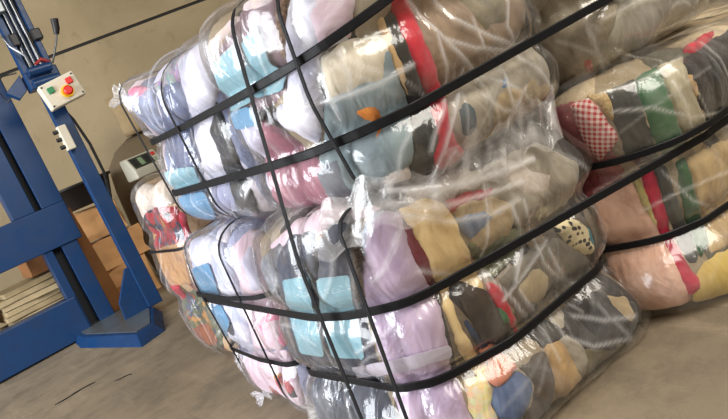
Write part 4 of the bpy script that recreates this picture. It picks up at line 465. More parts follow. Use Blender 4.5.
# creases of the plastic film: (bale, width, strength, line)
CREASES = [
 ('L2',0.01,0.9,[(.044,.345),(.073,.323),(.099,.312),(.124,.305),(.154,.296),(.186,.287),(.221,.276),(.262,.269),(.304,.263),(.347,.256),(.399,.250),(.451,.243)]),
 ('L2',0.008,0.7,[(.051,.303),(.076,.293),(.100,.281),(.124,.269),(.151,.257),(.184,.250),(.222,.243),(.261,.234),(.302,.227),(.344,.220),(.388,.212)]),
 ('L2',0.008,0.6,[(.057,.283),(.082,.269),(.106,.253),(.133,.237),(.161,.218),(.196,.209),(.231,.197),(.267,.187),(.308,.185),(.352,.183)]),
 ('L2',0.007,0.6,[(.141,.287),(.176,.286),(.214,.281),(.256,.276),(.293,.277),(.332,.279),(.369,.281)]),
 ('L2',0.007,0.7,[(.322,.181),(.321,.153),(.333,.119),(.346,.084),(.316,.065),(.286,.045),(.264,.023)]),
 ('L2',0.006,0.6,[(.364,.177),(.362,.138),(.382,.088),(.369,.054),(.364,.016),(.397,-.033),(.459,-.101)]),
 ('L2',0.008,0.6,[(.401,.029),(.414,-.017),(.439,-.073),(.491,-.110),(.512,-.129)]),
 ('L2',0.006,0.5,[(.265,-.004),(.274,-.043),(.312,-.103),(.306,-.134),(.291,-.164),(.286,-.200)]),
 ('L2',0.006,0.6,[(.364,-.115),(.351,-.142),(.341,-.170),(.375,-.204),(.406,-.235),(.447,-.251),(.489,-.265),(.530,-.278)]),
 ('L2',0.007,0.5,[(.412,-.157),(.447,-.182),(.480,-.207),(.520,-.223),(.555,-.238)]),
 ('L2',0.006,0.6,[(.216,-.003),(.244,.007),(.274,.017),(.305,.027),(.338,.036),(.372,.044),(.412,.052)]),
 ('L2',0.005,0.5,[(.213,.075),(.215,.047),(.226,.017),(.240,-.016),(.248,-.047),(.275,-.091),(.284,-.122)]),
 ('L2',0.008,0.5,[(.058,.149),(.090,.128),(.130,.100),(.190,.084)]),
 ('U2',0.007,0.9,[(-.098,-.016),(-.065,-.021),(-.037,-.025),(-.005,-.028),(.022,-.031),(.051,-.033),(.076,-.034),(.111,-.029),(.147,-.025)]),
 ('U2',0.006,0.6,[(-.016,.057),(-.015,.029),(-.020,.002),(-.022,-.027),(-.021,-.049),(-.025,-.073)]),
 ('U2',0.006,0.6,[(.030,.059),(.028,.027),(.028,-.004),(.018,-.034)]),
 ('U2',0.007,0.8,[(.202,.099),(.226,.077),(.234,.052),(.237,.027),(.250,.000),(.267,-.027),(.289,-.056),(.322,-.089),(.329,-.122)]),
 ('U2',0.007,0.7,[(.256,.111),(.286,.086),(.306,.060),(.308,.032),(.335,.008),(.369,-.017),(.405,-.043),(.448,-.063),(.504,-.084)]),
 ('U2',0.007,0.7,[(.250,.000),(.286,-.022),(.328,-.046),(.380,-.061),(.444,-.078),(.486,-.081),(.527,-.082)]),
 ('U2',0.006,0.7,[(.238,.013),(.232,-.012),(.229,-.036),(.232,-.061),(.228,-.087),(.209,-.111),(.180,-.134),(.153,-.153),(.133,-.172),(.117,-.193)]),
 ('U2',0.006,0.7,[(.288,-.076),(.274,-.100),(.241,-.124),(.207,-.144),(.179,-.164),(.160,-.184),(.142,-.203),(.117,-.225),(.096,-.266)]),
 ('U2',0.006,0.6,[(.365,.015),(.361,-.020),(.363,-.054),(.402,-.075),(.443,-.096)]),
 ('U2',0.006,0.6,[(.306,-.146),(.328,-.170),(.358,-.196),(.424,-.220),(.544,-.270)]),
 ('U2',0.006,0.6,[(.419,-.121),(.397,-.152),(.395,-.184),(.425,-.231),(.483,-.278),(.518,-.279)]),
 ('U2',0.006,0.5,[(.099,-.143),(.081,-.157),(.064,-.172),(.051,-.195),(.036,-.220)]),
 ('U2',0.006,0.6,[(.244,-.267),(.204,-.245),(.166,-.214),(.146,-.227),(.132,-.256),(.109,-.265)]),
 ('RL',0.005,0.6,[(-.173,.058),(-.138,.066),(-.101,.076),(-.065,.084),(-.026,.092),(.014,.097),(.052,.103),(.092,.105),(.146,.101),(.217,.090),(.283,.078),(.354,.065)]),
 ('RL',0.005,0.6,[(-.023,.106),(.013,.108),(.048,.109),(.084,.115),(.130,.116),(.174,.117)]),
 ('RL',0.005,0.6,[(-.053,.255),(-.024,.248),(.003,.240),(.031,.233),(.057,.213),(.090,.191),(.130,.165),(.194,.148),(.342,.109)]),
 ('RL',0.005,0.5,[(-.066,.297),(-.035,.296),(-.002,.294),(.031,.294),(.074,.300),(.118,.302),(.185,.310)]),
 ('RL',0.005,0.5,[(-.068,-.024),(-.027,-.018),(.015,-.012),(.056,-.006),(.092,-.006),(.140,-.011),(.187,-.016),(.250,-.028)]),
 ('RL',0.005,0.6,[(.106,.264),(.108,.229),(.115,.192),(.118,.152),(.146,.101)]),
 ('RL',0.006,0.6,[(.313,.315),(.314,.284),(.325,.258),(.328,.213),(.352,.164)]),
 ('RL',0.005,0.5,[(.025,.060),(.039,.028),(.056,-.006),(.073,-.041),(.121,-.081),(.179,-.126)]),
 ('RU',0.007,0.6,[(-.235,-.030),(-.202,-.059),(-.160,-.087),(-.134,-.119),(-.116,-.151),(-.100,-.183),(-.112,-.217),(-.140,-.275),(-.162,-.306)]),
 ('RU',0.006,0.5,[(.029,-.127),(.070,-.126),(.148,-.127),(.221,-.128),(.274,-.136),(.340,-.145),(.427,-.157),(.492,-.166)]),
 ('RU',0.006,0.6,[(.273,-.279),(.399,-.296),(.499,-.297),(.539,-.281),(.501,-.235),(.511,-.200)]),
 ('RU',0.006,0.5,[(-.073,-.137),(-.041,-.161),(-.013,-.185),(.009,-.216),(.065,-.299)]),
]


# ------------------------------------------------------------------ setting: floor and walls
def floor_mat():
    m, t = new_mat('concrete_floor'); v = t.coord('Object')
    big = t.noise(v, .9, 6, .6, .4); mid = t.noise(v, 5, 8, .7); fine = t.noise(v, 70, 4, .7)
    streak = t.noise(t.mapped(v, (3, .35, 1), (0, 0, -.6)), 4, 6, .65)
    col = t.mixc(t.ramp(big, (.35, 0.), (.68, 1.)), srgb(140, 125, 103), srgb(113, 101, 84))
    col = t.mixc(t.ramp(mid, (.46, 0.), (.72, .7)), col, srgb(84, 74, 62))
    col = t.mixc(t.ramp(streak, (.56, 0.), (.74, .55)), col, srgb(160, 144, 120))
    col = t.mixc(t.ramp(fine, (.55, 0.), (.75, .35)), col, srgb(76, 66, 54))
    t.end(t.bsdf(col, t.ramp(mid, (.3, .42), (.8, .7)), t.bump(t.mixc(.5, mid, fine), .2, .01), 0, .35)); MATS['concrete_floor'] = m
floor_mat()
def wall_mat():
    m, t = new_mat('concrete_wall'); v = t.coord('Object')
    a = t.noise(v, 1.1, 6, .6, .5); b = t.noise(v, 7, 6, .7, .6); fine = t.noise(v, 120, 2)
    col = t.mixc(t.ramp(a, (.35, 0.), (.7, 1.)), srgb(162, 145, 115), srgb(144, 128, 99))
    col = t.mixc(t.ramp(b, (.56, 0.), (.74, .5)), col, srgb(122, 104, 80))
    t.end(t.bsdf(col, .9, t.bump(t.mixc(.5, b, fine), .25, .01), 0, .2)); MATS['concrete_wall'] = m
wall_mat()
plain('joint_black', (28, 25, 22), .8)
fl = Mesh().box(-6, 11, -4, 9.5, -.1, 0).build('floor', 'concrete_floor'); tag(fl, 'worn grey brown concrete floor', 'floor', kind='structure')
wa = math.radians(-20)
wc = Vector((.3, 6.9, 0))
def on_wall(o): o.location = wc; o.rotation_euler = (0, 0, wa); return o
w1 = on_wall(Mesh().box(-6, 10.5, 0, .15, 0, 2.16).add(*(lambda b: (b.v, b.f))(Mesh().box(-6, 10.5, .004, .15, 2.19, 4.6))).build('wall_back', 'concrete_wall'))
tag(w1, 'bare tan concrete panel wall behind the press', 'wall', kind='structure')
tr = on_wall(Mesh().box(-6, 10.5, .02, .14, 2.161, 2.189).build('trim_1', 'joint_black')); tag(tr, 'black joint running along the concrete wall', 'wall joint', kind='structure')

# ------------------------------------------------------------------ clothing bales
def pack_bale(key, name, label, group, film, core, film_step=.006, seed=0):
    sh = SHAPES[key]
    root = empty(name, (sh.c[0], sh.c[1], sh.zc-sh.h)); tag(root, label, 'clothing bale', group)
    def shell(step, off, crinkle=0., folds=None):
        ns = int(sh.per/step); nv = int(2*sh.vmax/step)
        s = np.arange(ns)/ns*sh.per-sh.per/2; v = np.linspace(-sh.vmax*.99, sh.vmax*.99, nv)
        S, V = np.meshgrid(s, v); B = sh.base(S, V); gr = sh.grip(B)
        fa = np.zeros(S.shape); lift = np.zeros(S.shape)
        if folds:
            rr = random.Random(seed*7+1); mine = [(w, st, l) for b, w, st, l in CREASES if b == key]
            for _ in range(80):
                p = (rr.uniform(-sh.per/2, sh.per/2), rr.uniform(-.8, .8)*sh.vmax); a_ = rr.choice((.35, .5, 1.0, 1.9, 2.3))+rr.uniform(-.3, .3); ln = rr.uniform(.06, .34); bend = rr.uniform(-.5, .5)
                mine.append((rr.uniform(.003, .0075), rr.uniform(.15, .6), [(p[0]+ln*q*math.cos(a_+bend*q), p[1]+ln*q*math.sin(a_+bend*q)) for q in (0, .35, .7, 1)]))
            for w, st, line in mine:
                L = np.array(line)
                for (p, q) in zip(L[:-1], L[1:]):
                    d = q-p; u = np.clip(((S-p[0])*d[0]+(V-p[1])*d[1])/max(d@d, 1e-9), 0, 1)
                    r2 = (S-p[0]-u*d[0])**2+(V-p[1]-u*d[1])**2
                    fa = np.maximum(fa, st*np.exp(-r2/(w*.75)**2))
            fa *= .78+.22*waves(B, seed+5, 10, 34)
            fa = np.clip(fa, 0, 1); lift = fa*.007
        if crinkle:
            lift = lift+crinkle*(ridges(B, seed+3, 28, 170)*.009+np.abs(waves(B, seed+9, 18, 60))*.002)*(1-.85*gr)
        P = sh.base(S, V)+sh.normal(S, V)*(sh.relief(B)+off+lift)[..., None]
        VV = P.reshape(-1, 3); F = []
        I = np.arange(ns*nv).reshape(nv, ns); J = np.roll(I, -1, 1)
        F = np.stack([I[:-1], J[:-1], J[1:], I[1:]], -1).reshape(-1, 4).tolist()
        F.append(list(I[0][::-1])); F.append(list(I[-1]))
        UV = np.stack([S, V], -1).reshape(-1, 2)
        return VV, F, UV, fa.ravel()
    VV, F, UV, _ = shell(.025, -.012)
    link('packed_clothing', np_mesh('packed_clothing', VV, F, UV), core, root)
    rs = random.Random(seed)
    for i, g in enumerate(GARMENTS):
        if g[0] == key: garment(sh, g, root, i)
    VV, F, UV, fa = shell(film_step, .0085, 1., True)
    link('plastic_bag', np_mesh('plastic_bag', VV, F, UV, {'fold': fa}), film, root)
    return root
def garment(sh, g, root, i):
    key, layer, part, mat, label, out = g
    flat = part != 'folded_garment'
    O = np.array(out)
    # round the outline a little, as cloth does
    for _ in range(1 if flat else 2):
        nxt = np.roll(O, -1, 0); O = np.stack([.75*O+.25*nxt, .25*O+.75*nxt], 1).reshape(-1, 2)
    if not flat:
        ph = np.random.RandomState(i+90).uniform(0, 6, 4); u = np.cumsum(np.r_[0, np.linalg.norm(np.diff(O, axis=0), axis=1)])
        O = O+.0018*np.stack([np.sin(u*70+ph[0])+.6*np.sin(u*163+ph[1]), np.sin(u*81+ph[2])+.6*np.sin(u*147+ph[3])], -1)
    n = len(O); step = .011 if not flat else .014
    lo, hi = O.min(0), O.max(0)
    gx, gy = np.meshgrid(np.arange(lo[0], hi[0], step), np.arange(lo[1], hi[1], step)); rs = np.random.RandomState(i)
    Q = np.stack([gx.ravel(), gy.ravel()], -1)+rs.uniform(-.002, .002, (gx.size, 2))
    a, b = O, np.roll(O, -1, 0)
    def dist(Q):
        d = np.full(len(Q), 9.)
        for p, q in zip(a, b):
            e = q-p; u = np.clip(((Q-p)@e)/max(e@e, 1e-12), 0, 1); d = np.minimum(d, np.linalg.norm(Q-p-u[:, None]*e, axis=1))
        return d
    Q = Q[dist(Q) > step*.45]
    vs, es, fs, *_ = delaunay_2d_cdt([Vector(p) for p in np.vstack([O, Q])], [(k, (k+1) % n) for k in range(n)], [], 1, 1e-5)
    T = np.array([(p.x, p.y) for p in vs]); d = dist(T)
    # outline edges of the result, for the side wall
    cnt = {}
    for f in fs:
        for k in range(len(f)):
            e = (f[k], f[(k+1) % len(f)]); cnt[e] = cnt.get(e, 0)+1
    rim = [e for e in cnt if (e[1], e[0]) not in cnt]
    B = sh.base(T[:, 0], T[:, 1])
    if flat:
        outer = .0062+.0008*waves(B, i, 20, 60); inner = outer-.003
    else:
        plump = .014*(1-np.exp(-d/.012))
        outer = -.014+layer*.004+plump+.0060*waves(B*np.array([1, 1, .6]), i*7+1, 26, 95)*np.clip(d/.02, .3, 1)-.010*ridges(B*np.array([1, 1, .7]), i*5+2, 16, 60, 6)*np.clip(d/.02, 0, 1)
        inner = outer*0-.056
        outer = np.minimum(outer, .0045)
    N = sh.normal(T[:, 0], T[:, 1]); R = sh.relief(B)
    V1 = B+N*(R+outer)[:, None]; V2 = B+N*(R+inner)[:, None]; k = len(T)
    F = [list(f) for f in fs]
    # outward orientation
    f0 = fs[0]; nn = np.cross(V1[f0[1]]-V1[f0[0]], V1[f0[2]]-V1[f0[0]])
    flip = nn@N[f0[0]] < 0
    F2 = [[q+k for q in f[::-1]] for f in fs]; F3 = [[e[1], e[0], e[0]+k, e[1]+k] for e in rim]
    F = F+F2+F3
    if flip: F = [f[::-1] for f in F]
    o = link(part, np_mesh(part, np.vstack([V1, V2]), F, np.vstack([T, T]), smooth=not flat), MATS[mat] if mat in MATS else cloth(mat), root)
    if label: o['label'] = label
    return o

GU = None
BALES = {}
BALES['U2'] = pack_bale('U2', 'clothing_bale', 'large upper front bale with a long red garment and pale blue cards', None, 'film_near', 'packed_mixed', seed=21)
BALES['L2'] = pack_bale('L2', 'clothing_bale', 'lower bale at the front, slate, lilac satin and cream garments, standing on the floor', None, 'film_near', 'packed_mixed', seed=22)
BALES['U1'] = pack_bale('U1', 'clothing_bale', 'upper bale at the far left end, silvery grey clothing, pink at its top corner', None, 'film_left', 'packed_pale', seed=23)
BALES['L1'] = pack_bale('L1', 'clothing_bale', 'lower bale at the left end, white and pink clothing, touching the floor', None, 'film_left', 'packed_pale', seed=24)
BALES['RL'] = pack_bale('RL', 'clothing_bale', 'lower right bale with blush pink garment and red gingham cloth', None, 'film_warm', 'packed_tan', seed=25)
BALES['RU'] = pack_bale('RU', 'clothing_bale', 'upper right bale of plain greige cloth in milky plastic', None, 'film_warm', 'packed_greige', seed=26)
BALES['SB'] = pack_bale('SB', 'clothing_bale', 'narrow bale of red and green patterned cloth standing behind, beside the blue press', None, 'film_left', 'packed_red', seed=27)

def bag_neck(key, p, d, size, film, seed):
    """The gathered, tied-off end of a plastic bag: a cone into a neck, then a crumpled flare."""
    d = Vector(d).normalized(); a = d.orthogonal().normalized(); b = d.cross(a); rs = random.Random(seed); n = 60; V = []; prof = []
    ph = [rs.uniform(0, 6.28) for _ in range(4)]
    for i in range(22):
        u = i/21
        r = (1-u/.45)**1.3*.85+.17 if u < .45 else .17+.75*((u-.45)/.55)**.8
        rip = .10+.30*u
        for j in range(n):
            th = 2*math.pi*j/n
            k = r*size*(1+rip*(math.sin(7*th+ph[0]+2*u)*.5+math.sin(12*th+ph[1]-3*u)*.35+math.sin(3*th+ph[2])*.3))
            h = size*(1.5*u-.25+.16*u*math.sin(5*th+ph[3]))
            V.append(Vector(p)+d*h+a*(k*math.cos(th))+b*(k*math.sin(th)*.6))
    F = [(i*n+j, i*n+(j+1) % n, (i+1)*n+(j+1) % n, (i+1)*n+j) for i in range(21) for j in range(n)]
    UV = [(j*size*.1, i*.02) for i in range(22) for j in range(n)]
    link('bag_neck', np_mesh('bag_neck', V, F, UV, {'fold': [.22+.3*(math.sin(j*1.4)*.5+.5) for i in range(22) for j in range(n)]}), film, BALES[key])
bag_neck('U1', (.715, 2.16, 1.13), (-.5, .7, .55), .042, 'film_left', 1)
bag_neck('L2', (.66, 1.60, .10), (-.8, .2, -.1), .045, 'film_near', 5)
bag_neck('L1', (.66, 2.05, .06), (-.8, .1, .05), .03, 'film_left', 6)

def film_flap(low, up, s0, s1, z0, z1, parent, seed):
    """A loose, milky fold of film hanging across the gap between an upper and a lower bale."""
    A, Bs = SHAPES[low], SHAPES[up]; ns, nt = int((s1-s0)/.006), 30
    s = np.linspace(s0, s1, ns); rs = np.random.RandomState(seed); rows = []; fold = []
    def at_z(sh, s, z):
        v = np.interp(z-sh.zc, sh.vz, sh.vt); return sh.P(s, v, .018), sh.normal(s, v+0*s)
    wob = .012*np.sin(s*31+1)+.008*np.sin(s*73)
    a, na = at_z(A, s, z0+wob); b, nb = at_z(Bs, s, z1+wob[::-1])
    h = na+nb; h[:, 2] = 0; h /= np.linalg.norm(h, axis=1, keepdims=True)
    for j in range(nt):
        t = j/(nt-1); r = .5*np.sin(s*58+2.2*t+rs.uniform(0, .1))+.4*np.sin(s*97-3*t+1)+.35*np.sin(s*151+4*t)
        bow = math.sin(math.pi*t)
        rows.append(a*(1-t)+b*t+h*(.004+.006*bow*(1+.8*r)-.010*bow)[:, None]); fold.append(np.clip(.28*r+.05, 0, 1)*bow)
    V = np.vstack(rows); F = [(j*ns+i, j*ns+i+1, (j+1)*ns+i+1, (j+1)*ns+i) for j in range(nt-1) for i in range(ns-1)]
    UV = np.stack([np.tile(s, nt), np.repeat(np.linspace(0, .14, nt), ns)], -1)
    o = link('film_flap', np_mesh('film_flap', V, F, UV, {'fold': np.concatenate(fold)}), 'film_milky', BALES[parent])
    o['label'] = 'loose milky fold of film over the seam'
film_flap('L2', 'U2', -.14, .56, .585, .705, 'L2', 3)

# ------------------------------------------------------------------ straps
def hull2(P):
    P = sorted(set((round(float(a), 4), round(float(b), 4)) for a, b in P))
    def half(Q):
        h = []
        for p in Q:
            while len(h) > 1 and (h[-1][0]-h[-2][0])*(p[1]-h[-2][1])-(h[-1][1]-h[-2][1])*(p[0]-h[-2][0]) <= 0: h.pop()
            h.append(p)
        return h[:-1]
    return half(P)+half(P[::-1])
def ribbon(name, loop, wdir, width, thick, parent=None):
    """A closed flat band through LOOP (points), WDIR(i) its width direction."""
    P = [Vector(p) for p in loop]; n = len(P); V = []
    for i, p in enumerate(P):
        tg = (P[(i+1) % n]-P[i-1]).normalized(); w = Vector(wdir); w = (w-tg*w.dot(tg)).normalized(); nn = tg.cross(w).normalized()
        cr = .12
        for a, b in ((-.5, 0), (-.5+cr, 1), (.5-cr, 1), (.5, 0)):
            V.append(p+w*(a*width)+nn*(thick*(b if FLIP >= 0 else -b)))
        for a in (.5, -.5): V.append(p+w*(a*width)-nn*(thick*.4*(1 if FLIP >= 0 else -1)))
    F = [(i*6+j, i*6+(j+1) % 6, ((i+1) % n)*6+(j+1) % 6, ((i+1) % n)*6+j) for i in range(n) for j in range(6)]
    return link(name, np_mesh(name, V, F, smooth=False), 'strap_black', parent)
FLIP = 1
def dense(loop, step=.02):
    out = []
    for i, p in enumerate(loop):
        q = loop[(i+1) % len(loop)]; k = max(1, int(math.dist(p, q)/step))
        out += [tuple(a+(b-a)*j/k for a, b in zip(p, q)) for j in range(k)]
    return out
def belt(keys, z, width=.020, tilt=(0, 0), parent=None, label=None, off=.017, name='packing_strap'):
    """A strap drawn tight round the bales KEYS at height z (plus tilt per metre of x and y)."""
    pts = []
    for k in keys:
        sh = SHAPES[k]; s = np.arange(0, sh.per, .012); v = np.linspace(-sh.vmax*.8, sh.vmax*.8, 241)
        S, V = np.meshgrid(s, v); P = sh.P(S, V, off)
        zz = z+tilt[0]*(P[..., 0]-1)+tilt[1]*(P[..., 1]-1.2); m = np.abs(P[..., 2]-zz) < .006; pts.append(P[m][:, :2])
    H = hull2(np.vstack(pts)); H = dense(H)
    L = [(x, y, z+tilt[0]*(x-1)+tilt[1]*(y-1.2)) for x, y in H]
    o = ribbon(name, L, (0, 0, 1), width, .0022, parent)
    if label and not parent: tag(o, label, 'strap', 'black straps round the bale stack')
    elif label: o['label'] = label
    return o
def tie(keys, y, width=.014, parent=None, label=None, off=.013, name='packing_strap'):
    """A thin upright strap round the bales KEYS in the plane y = const."""
    pts = []
    for k in keys:
        sh = SHAPES[k]; s = np.arange(0, sh.per, .006); v = np.linspace(-sh.vmax*.99, sh.vmax*.99, 200)
        S, V = np.meshgrid(s, v); P = sh.P(S, V, off); m = np.abs(P[..., 1]-y) < .006; pts.append(P[m][:, [0, 2]])
    pts = np.vstack(pts); pts[:, 1] = np.maximum(pts[:, 1], .002)
    H = dense(hull2(pts))
    o = ribbon(name, [(x, y, z) for x, z in H], (0, 1, 0), width, .0016, parent)
    if label and not parent: tag(o, label, 'strap', 'black straps round the bale stack')
    return o
belt(['U1', 'U2'], 1.05, tilt=(.26, 0), label='topmost wide black strap, round the two upper bales at the left')
belt(['U1', 'U2', 'RU'], .812, tilt=(.055, 0), width=.0215, label='wide black strap along the middle of the upper row, reaching the greige bale')
belt(['L1', 'L2', 'RL'], .422, width=.0215, label='wide black strap round the whole lower row of bales, left end to right')
belt(['L2'], .222, width=.0215, parent=BALES['L2'], name='binding_strap', off=.016)
belt(['L1'], .22, width=.017, parent=BALES['L1'], name='binding_strap', off=.016)
belt(['L1'], .445, width=.016, parent=BALES['L1'], name='binding_strap', off=.016)
belt(['RL'], .215, width=.020, parent=BALES['RL'], name='binding_strap', off=.016)
belt(['RL'], .455, width=.019, parent=BALES['RL'], name='binding_strap', off=.016)
FLIP = -1
tie(['U1'], 2.12, parent=BALES['U1'], name='tying_strap'); tie(['U1'], 1.81, parent=BALES['U1'], name='tying_strap')
tie(['L1'], 2.15, parent=BALES['L1'], name='tying_strap'); tie(['L1'], 1.83, parent=BALES['L1'], name='tying_strap')
tie(['U2'], 1.15, parent=BALES['U2'], name='tying_strap')
tie(['L2'], 1.175, width=.016, parent=BALES['L2'], name='tying_strap')
tie(['U2', 'L2'], 1.315, width=.018, off=.018, label='narrow upright black strap round both front bales, crossing the gap between them')
FLIP = 1
belt(['SB'], .55, width=.012, parent=BALES['SB'], name='tying_strap')

# ------------------------------------------------------------------ blue press
def paint_mat():
    m, t = new_mat('blue_paint'); v = t.coord('Object')
    w = t.noise(v, 9, 5, .65)
    col = t.mixc(t.ramp(w, (.45, 0.), (.75, .6)), srgb(4, 50, 94), srgb(4, 38, 74))
    t.end(t.bsdf(col, t.ramp(w, (.3, .32), (.7, .5)), t.bump(t.noise(v, 60, 3), .08, .005))); MATS['blue_paint'] = m
paint_mat()
plain('worn_steel', (132, 138, 140), .38, .7, .1, 60, .3); plain('rod_steel', (150, 154, 160), .35, 1.0); plain('dark_slot', (22, 24, 30), .7)
plain('panel_ivory', (214, 206, 186), .5, vary=.1); plain('button_green', (18, 120, 70), .35); plain('button_red', (214, 30, 26), .3); plain('button_yellow', (238, 190, 20), .4)
plain('black_plastic', (24, 24, 26), .45); plain('rubber_hose', (20, 20, 22), .55); plain('hose_red', (150, 40, 34), .5)
press = empty('baling_press', (.7, 4.9, 0)); tag(press, 'blue steel press with tall mast and push-button panel, beside the narrow bale', 'press')
B_ = 'blue_paint'
Mesh().box(-1.6, .66, 4.9, 5.06, 0.012, .297).build('lower_beam', B_, press, .006)
Mesh().box(-1.6, .885, 4.9, 5.08, .65, .93).build('upper_beam', B_, press, .006)
for x0, x1 in ((.545, .69), (.735, .885)): Mesh().box(x0, x1, 4.91, 5.07, .93, 3.0).build('column', B_, press, .005)
Mesh().box(.69, .735, 5.0, 5.05, .93, 3.0).build('slot_plate', 'dark_slot', press)
for x0, x1 in ((.612, .672), (.735, .845)): Mesh().box(x0, x1, 4.92, 5.05, .02, .65).build('lower_post', B_, press, .004)
Mesh().box(.672, .735, 4.99, 5.04, .02, .65).build('slot_plate', 'dark_slot', press)
# foot: a low welded box with chamfered front reaching towards the viewer
f = Mesh(); base = [(.53, 5.02), (.51, 4.66), (.695, 3.80), (.87, 3.87), (1.025, 4.40), (1.025, 5.02)]; top = [(.56, 5.02), (.56, 4.72), (.73, 3.95), (.85, 3.98), (.99, 4.43), (.99, 5.02)]
f.add([(x, y, .0) for x, y in base]+[(x, y, .05) for x, y in top], [tuple(range(6))[::-1], tuple(range(6, 12))]+[(i, (i+1) % 6, 6+(i+1) % 6, 6+i) for i in range(6)])
f.build('foot', B_, press, .004)
Mesh().prism([(.585, 5.0), (.59, 4.74), (.745, 4.0), (.84, 4.02), (.965, 4.44), (.965, 5.0)], 'z', .0505, .0545).build('foot_top_plate', 'worn_steel', press)
mx0, mx1, my0, my1 = .975, 1.075, 4.46, 4.53
Mesh().box(mx0, mx1, my0, my1, .053, 1.64).build('mast', B_, press, .006)
Mesh().prism([(.81, .05), (.98, .05), (.98, .36), (.95, .36), (.82, .17)], 'y', 4.48, 4.51).build('gusset', B_, press, .002)
Mesh().box(.93, 1.13, 4.43, 4.56, 1.62, 1.73).build('mast_collar', B_, press, .008)
Mesh().tube([(.95, 4.40, 1.72), (1.09, 4.40, 1.72)], .028, 16).tube([(.95, 4.41, 1.645), (1.11, 4.41, 1.645)], .026, 16).build('roller', B_, press)
Mesh().box(.935, .975, 4.46, 4.53, 1.73, 3.1).build('mast_rail', B_, press, .005)
Mesh().box(1.085, 1.12, 4.46, 4.53, 1.73, 3.1).build('mast_rail', B_, press, .005)
Mesh().box(.975, 1.085, 4.53, 4.55, 1.73, 3.1).build('mast_web', B_, press)
for x, r in ((.995, .010), (1.03, .008), (1.065, .010)): Mesh().tube([(x, 4.50, 1.74), (x, 4.50, 3.1)], r, 12).build('piston_rod', 'rod_steel', press)
Mesh().box(.955, 1.005, 4.45, 4.53, 1.90, 1.98).build('rod_clamp', 'black_plastic', press, .008)
Mesh().box(1.08, 1.14, 4.43, 4.50, 1.90, 1.97).build('rod_clamp', 'black_plastic', press, .008)
Mesh().box(.90, 1.0, 4.40, 4.46, 2.10, 2.3).build('valve_block', 'worn_steel', press, .008)
Mesh().tube([(1.12, 4.45, 1.74), (1.19, 4.42, 1.85), (1.215, 4.41, 1.90)], .006, 8).build('lever', 'rod_steel', press)
Mesh().tube([(1.212, 4.41, 1.895), (1.225, 4.405, 1.93), (1.238, 4.40, 1.985)], [.016, .022, .024], 12).build('lever_grip', 'black_plastic', press)
Mesh().tube([(1.02, 4.44, 1.76), (1.06, 4.42, 1.78), (1.1, 4.43, 1.75)], .012, 8).build('hydraulic_hose', 'hose_red', press)
Mesh().tube([(1.00, 4.44, 1.74), (.98, 4.40, 1.82), (.93, 4.42, 1.90), (.92, 4.46, 1.98)], .008, 8).build('hydraulic_hose', 'rod_steel', press)
Mesh().tube([(1.06, 4.535, 1.50), (1.10, 4.54, 1.38), (1.125, 4.54, 1.20), (1.125, 4.54, 1.0), (1.095, 4.54, .84), (1.06, 4.535, .76)], .010, 8).build('power_cable', 'rubber_hose', press)
Mesh().tube([(.92, 4.55, 1.70), (.80, 4.6, 1.62), (.78, 4.65, 1.75), (.86, 4.7, 1.80), (.93, 4.62, 1.78)], .005, 8).build('power_cable', 'rubber_hose', press)
Mesh().prism([(.80, 1.66), (.92, 1.74), (.92, 1.64), (.86, 1.60)], 'y', 4.50, 4.56).build('catch_plate', B_, press, .003)
# push-button panel, turned a little on its bracket
cb = Mesh().box(-.115, .115, -.05, .05, -.08, .08).build('control_panel', 'panel_ivory', press, .010, 3)
pm = Matrix.Translation((1.072, 4.37, 1.548)) @ Matrix.Rotation(math.radians(-8), 4, 'Y') @ Matrix.Rotation(math.radians(-4), 4, 'Z')
def place(o): o.matrix_world = pm; return o
def sub(name, m, mat, bevel=0):
    o = m.build(name, mat, None, bevel); o.parent = cb; return o
cb.parent = None; cb.parent = press; cb.matrix_parent_inverse = Matrix(); cb.matrix_basis = Matrix.Translation(-press.location) @ pm
sub('push_button', Mesh().box(-.08, -.04, -.064, -.05, .008, .046), 'button_green', .005)['label'] = 'green push button'
sub('push_button', Mesh().box(.045, .085, -.064, -.05, .014, .052), 'button_red', .005)['label'] = 'red push button'
sub('stop_collar', Mesh().tube([(.02, -.05, -.02), (.02, -.066, -.02)], .038, 24), 'button_yellow')['label'] = 'yellow collar of the stop button'
sub('stop_button', Mesh().tube([(.02, -.06, -.02), (.02, -.08, -.02), (.02, -.085, -.02), (.02, -.102, -.02), (.02, -.108, -.02)], [.016, .016, .028, .028, .02], 24), 'button_red')['label'] = 'red mushroom stop button'
for x, z in ((-.098, .064), (.098, .064), (-.098, -.064), (.098, -.064)): sub('panel_screw', Mesh().tube([(x, -.05, z), (x, -.054, z)], .006, 8), 'black_plastic')
sb = Mesh().box(.955, 1.01, 4.40, 4.46, 1.20, 1.36).build('switch_box', 'panel_ivory', press, .006)
for z in (1.23, 1.28, 1.33):
    Mesh().tube([(.957, 4.43, z), (.925, 4.43, z)], .013, 10).build('cable_gland', 'black_plastic', sb)

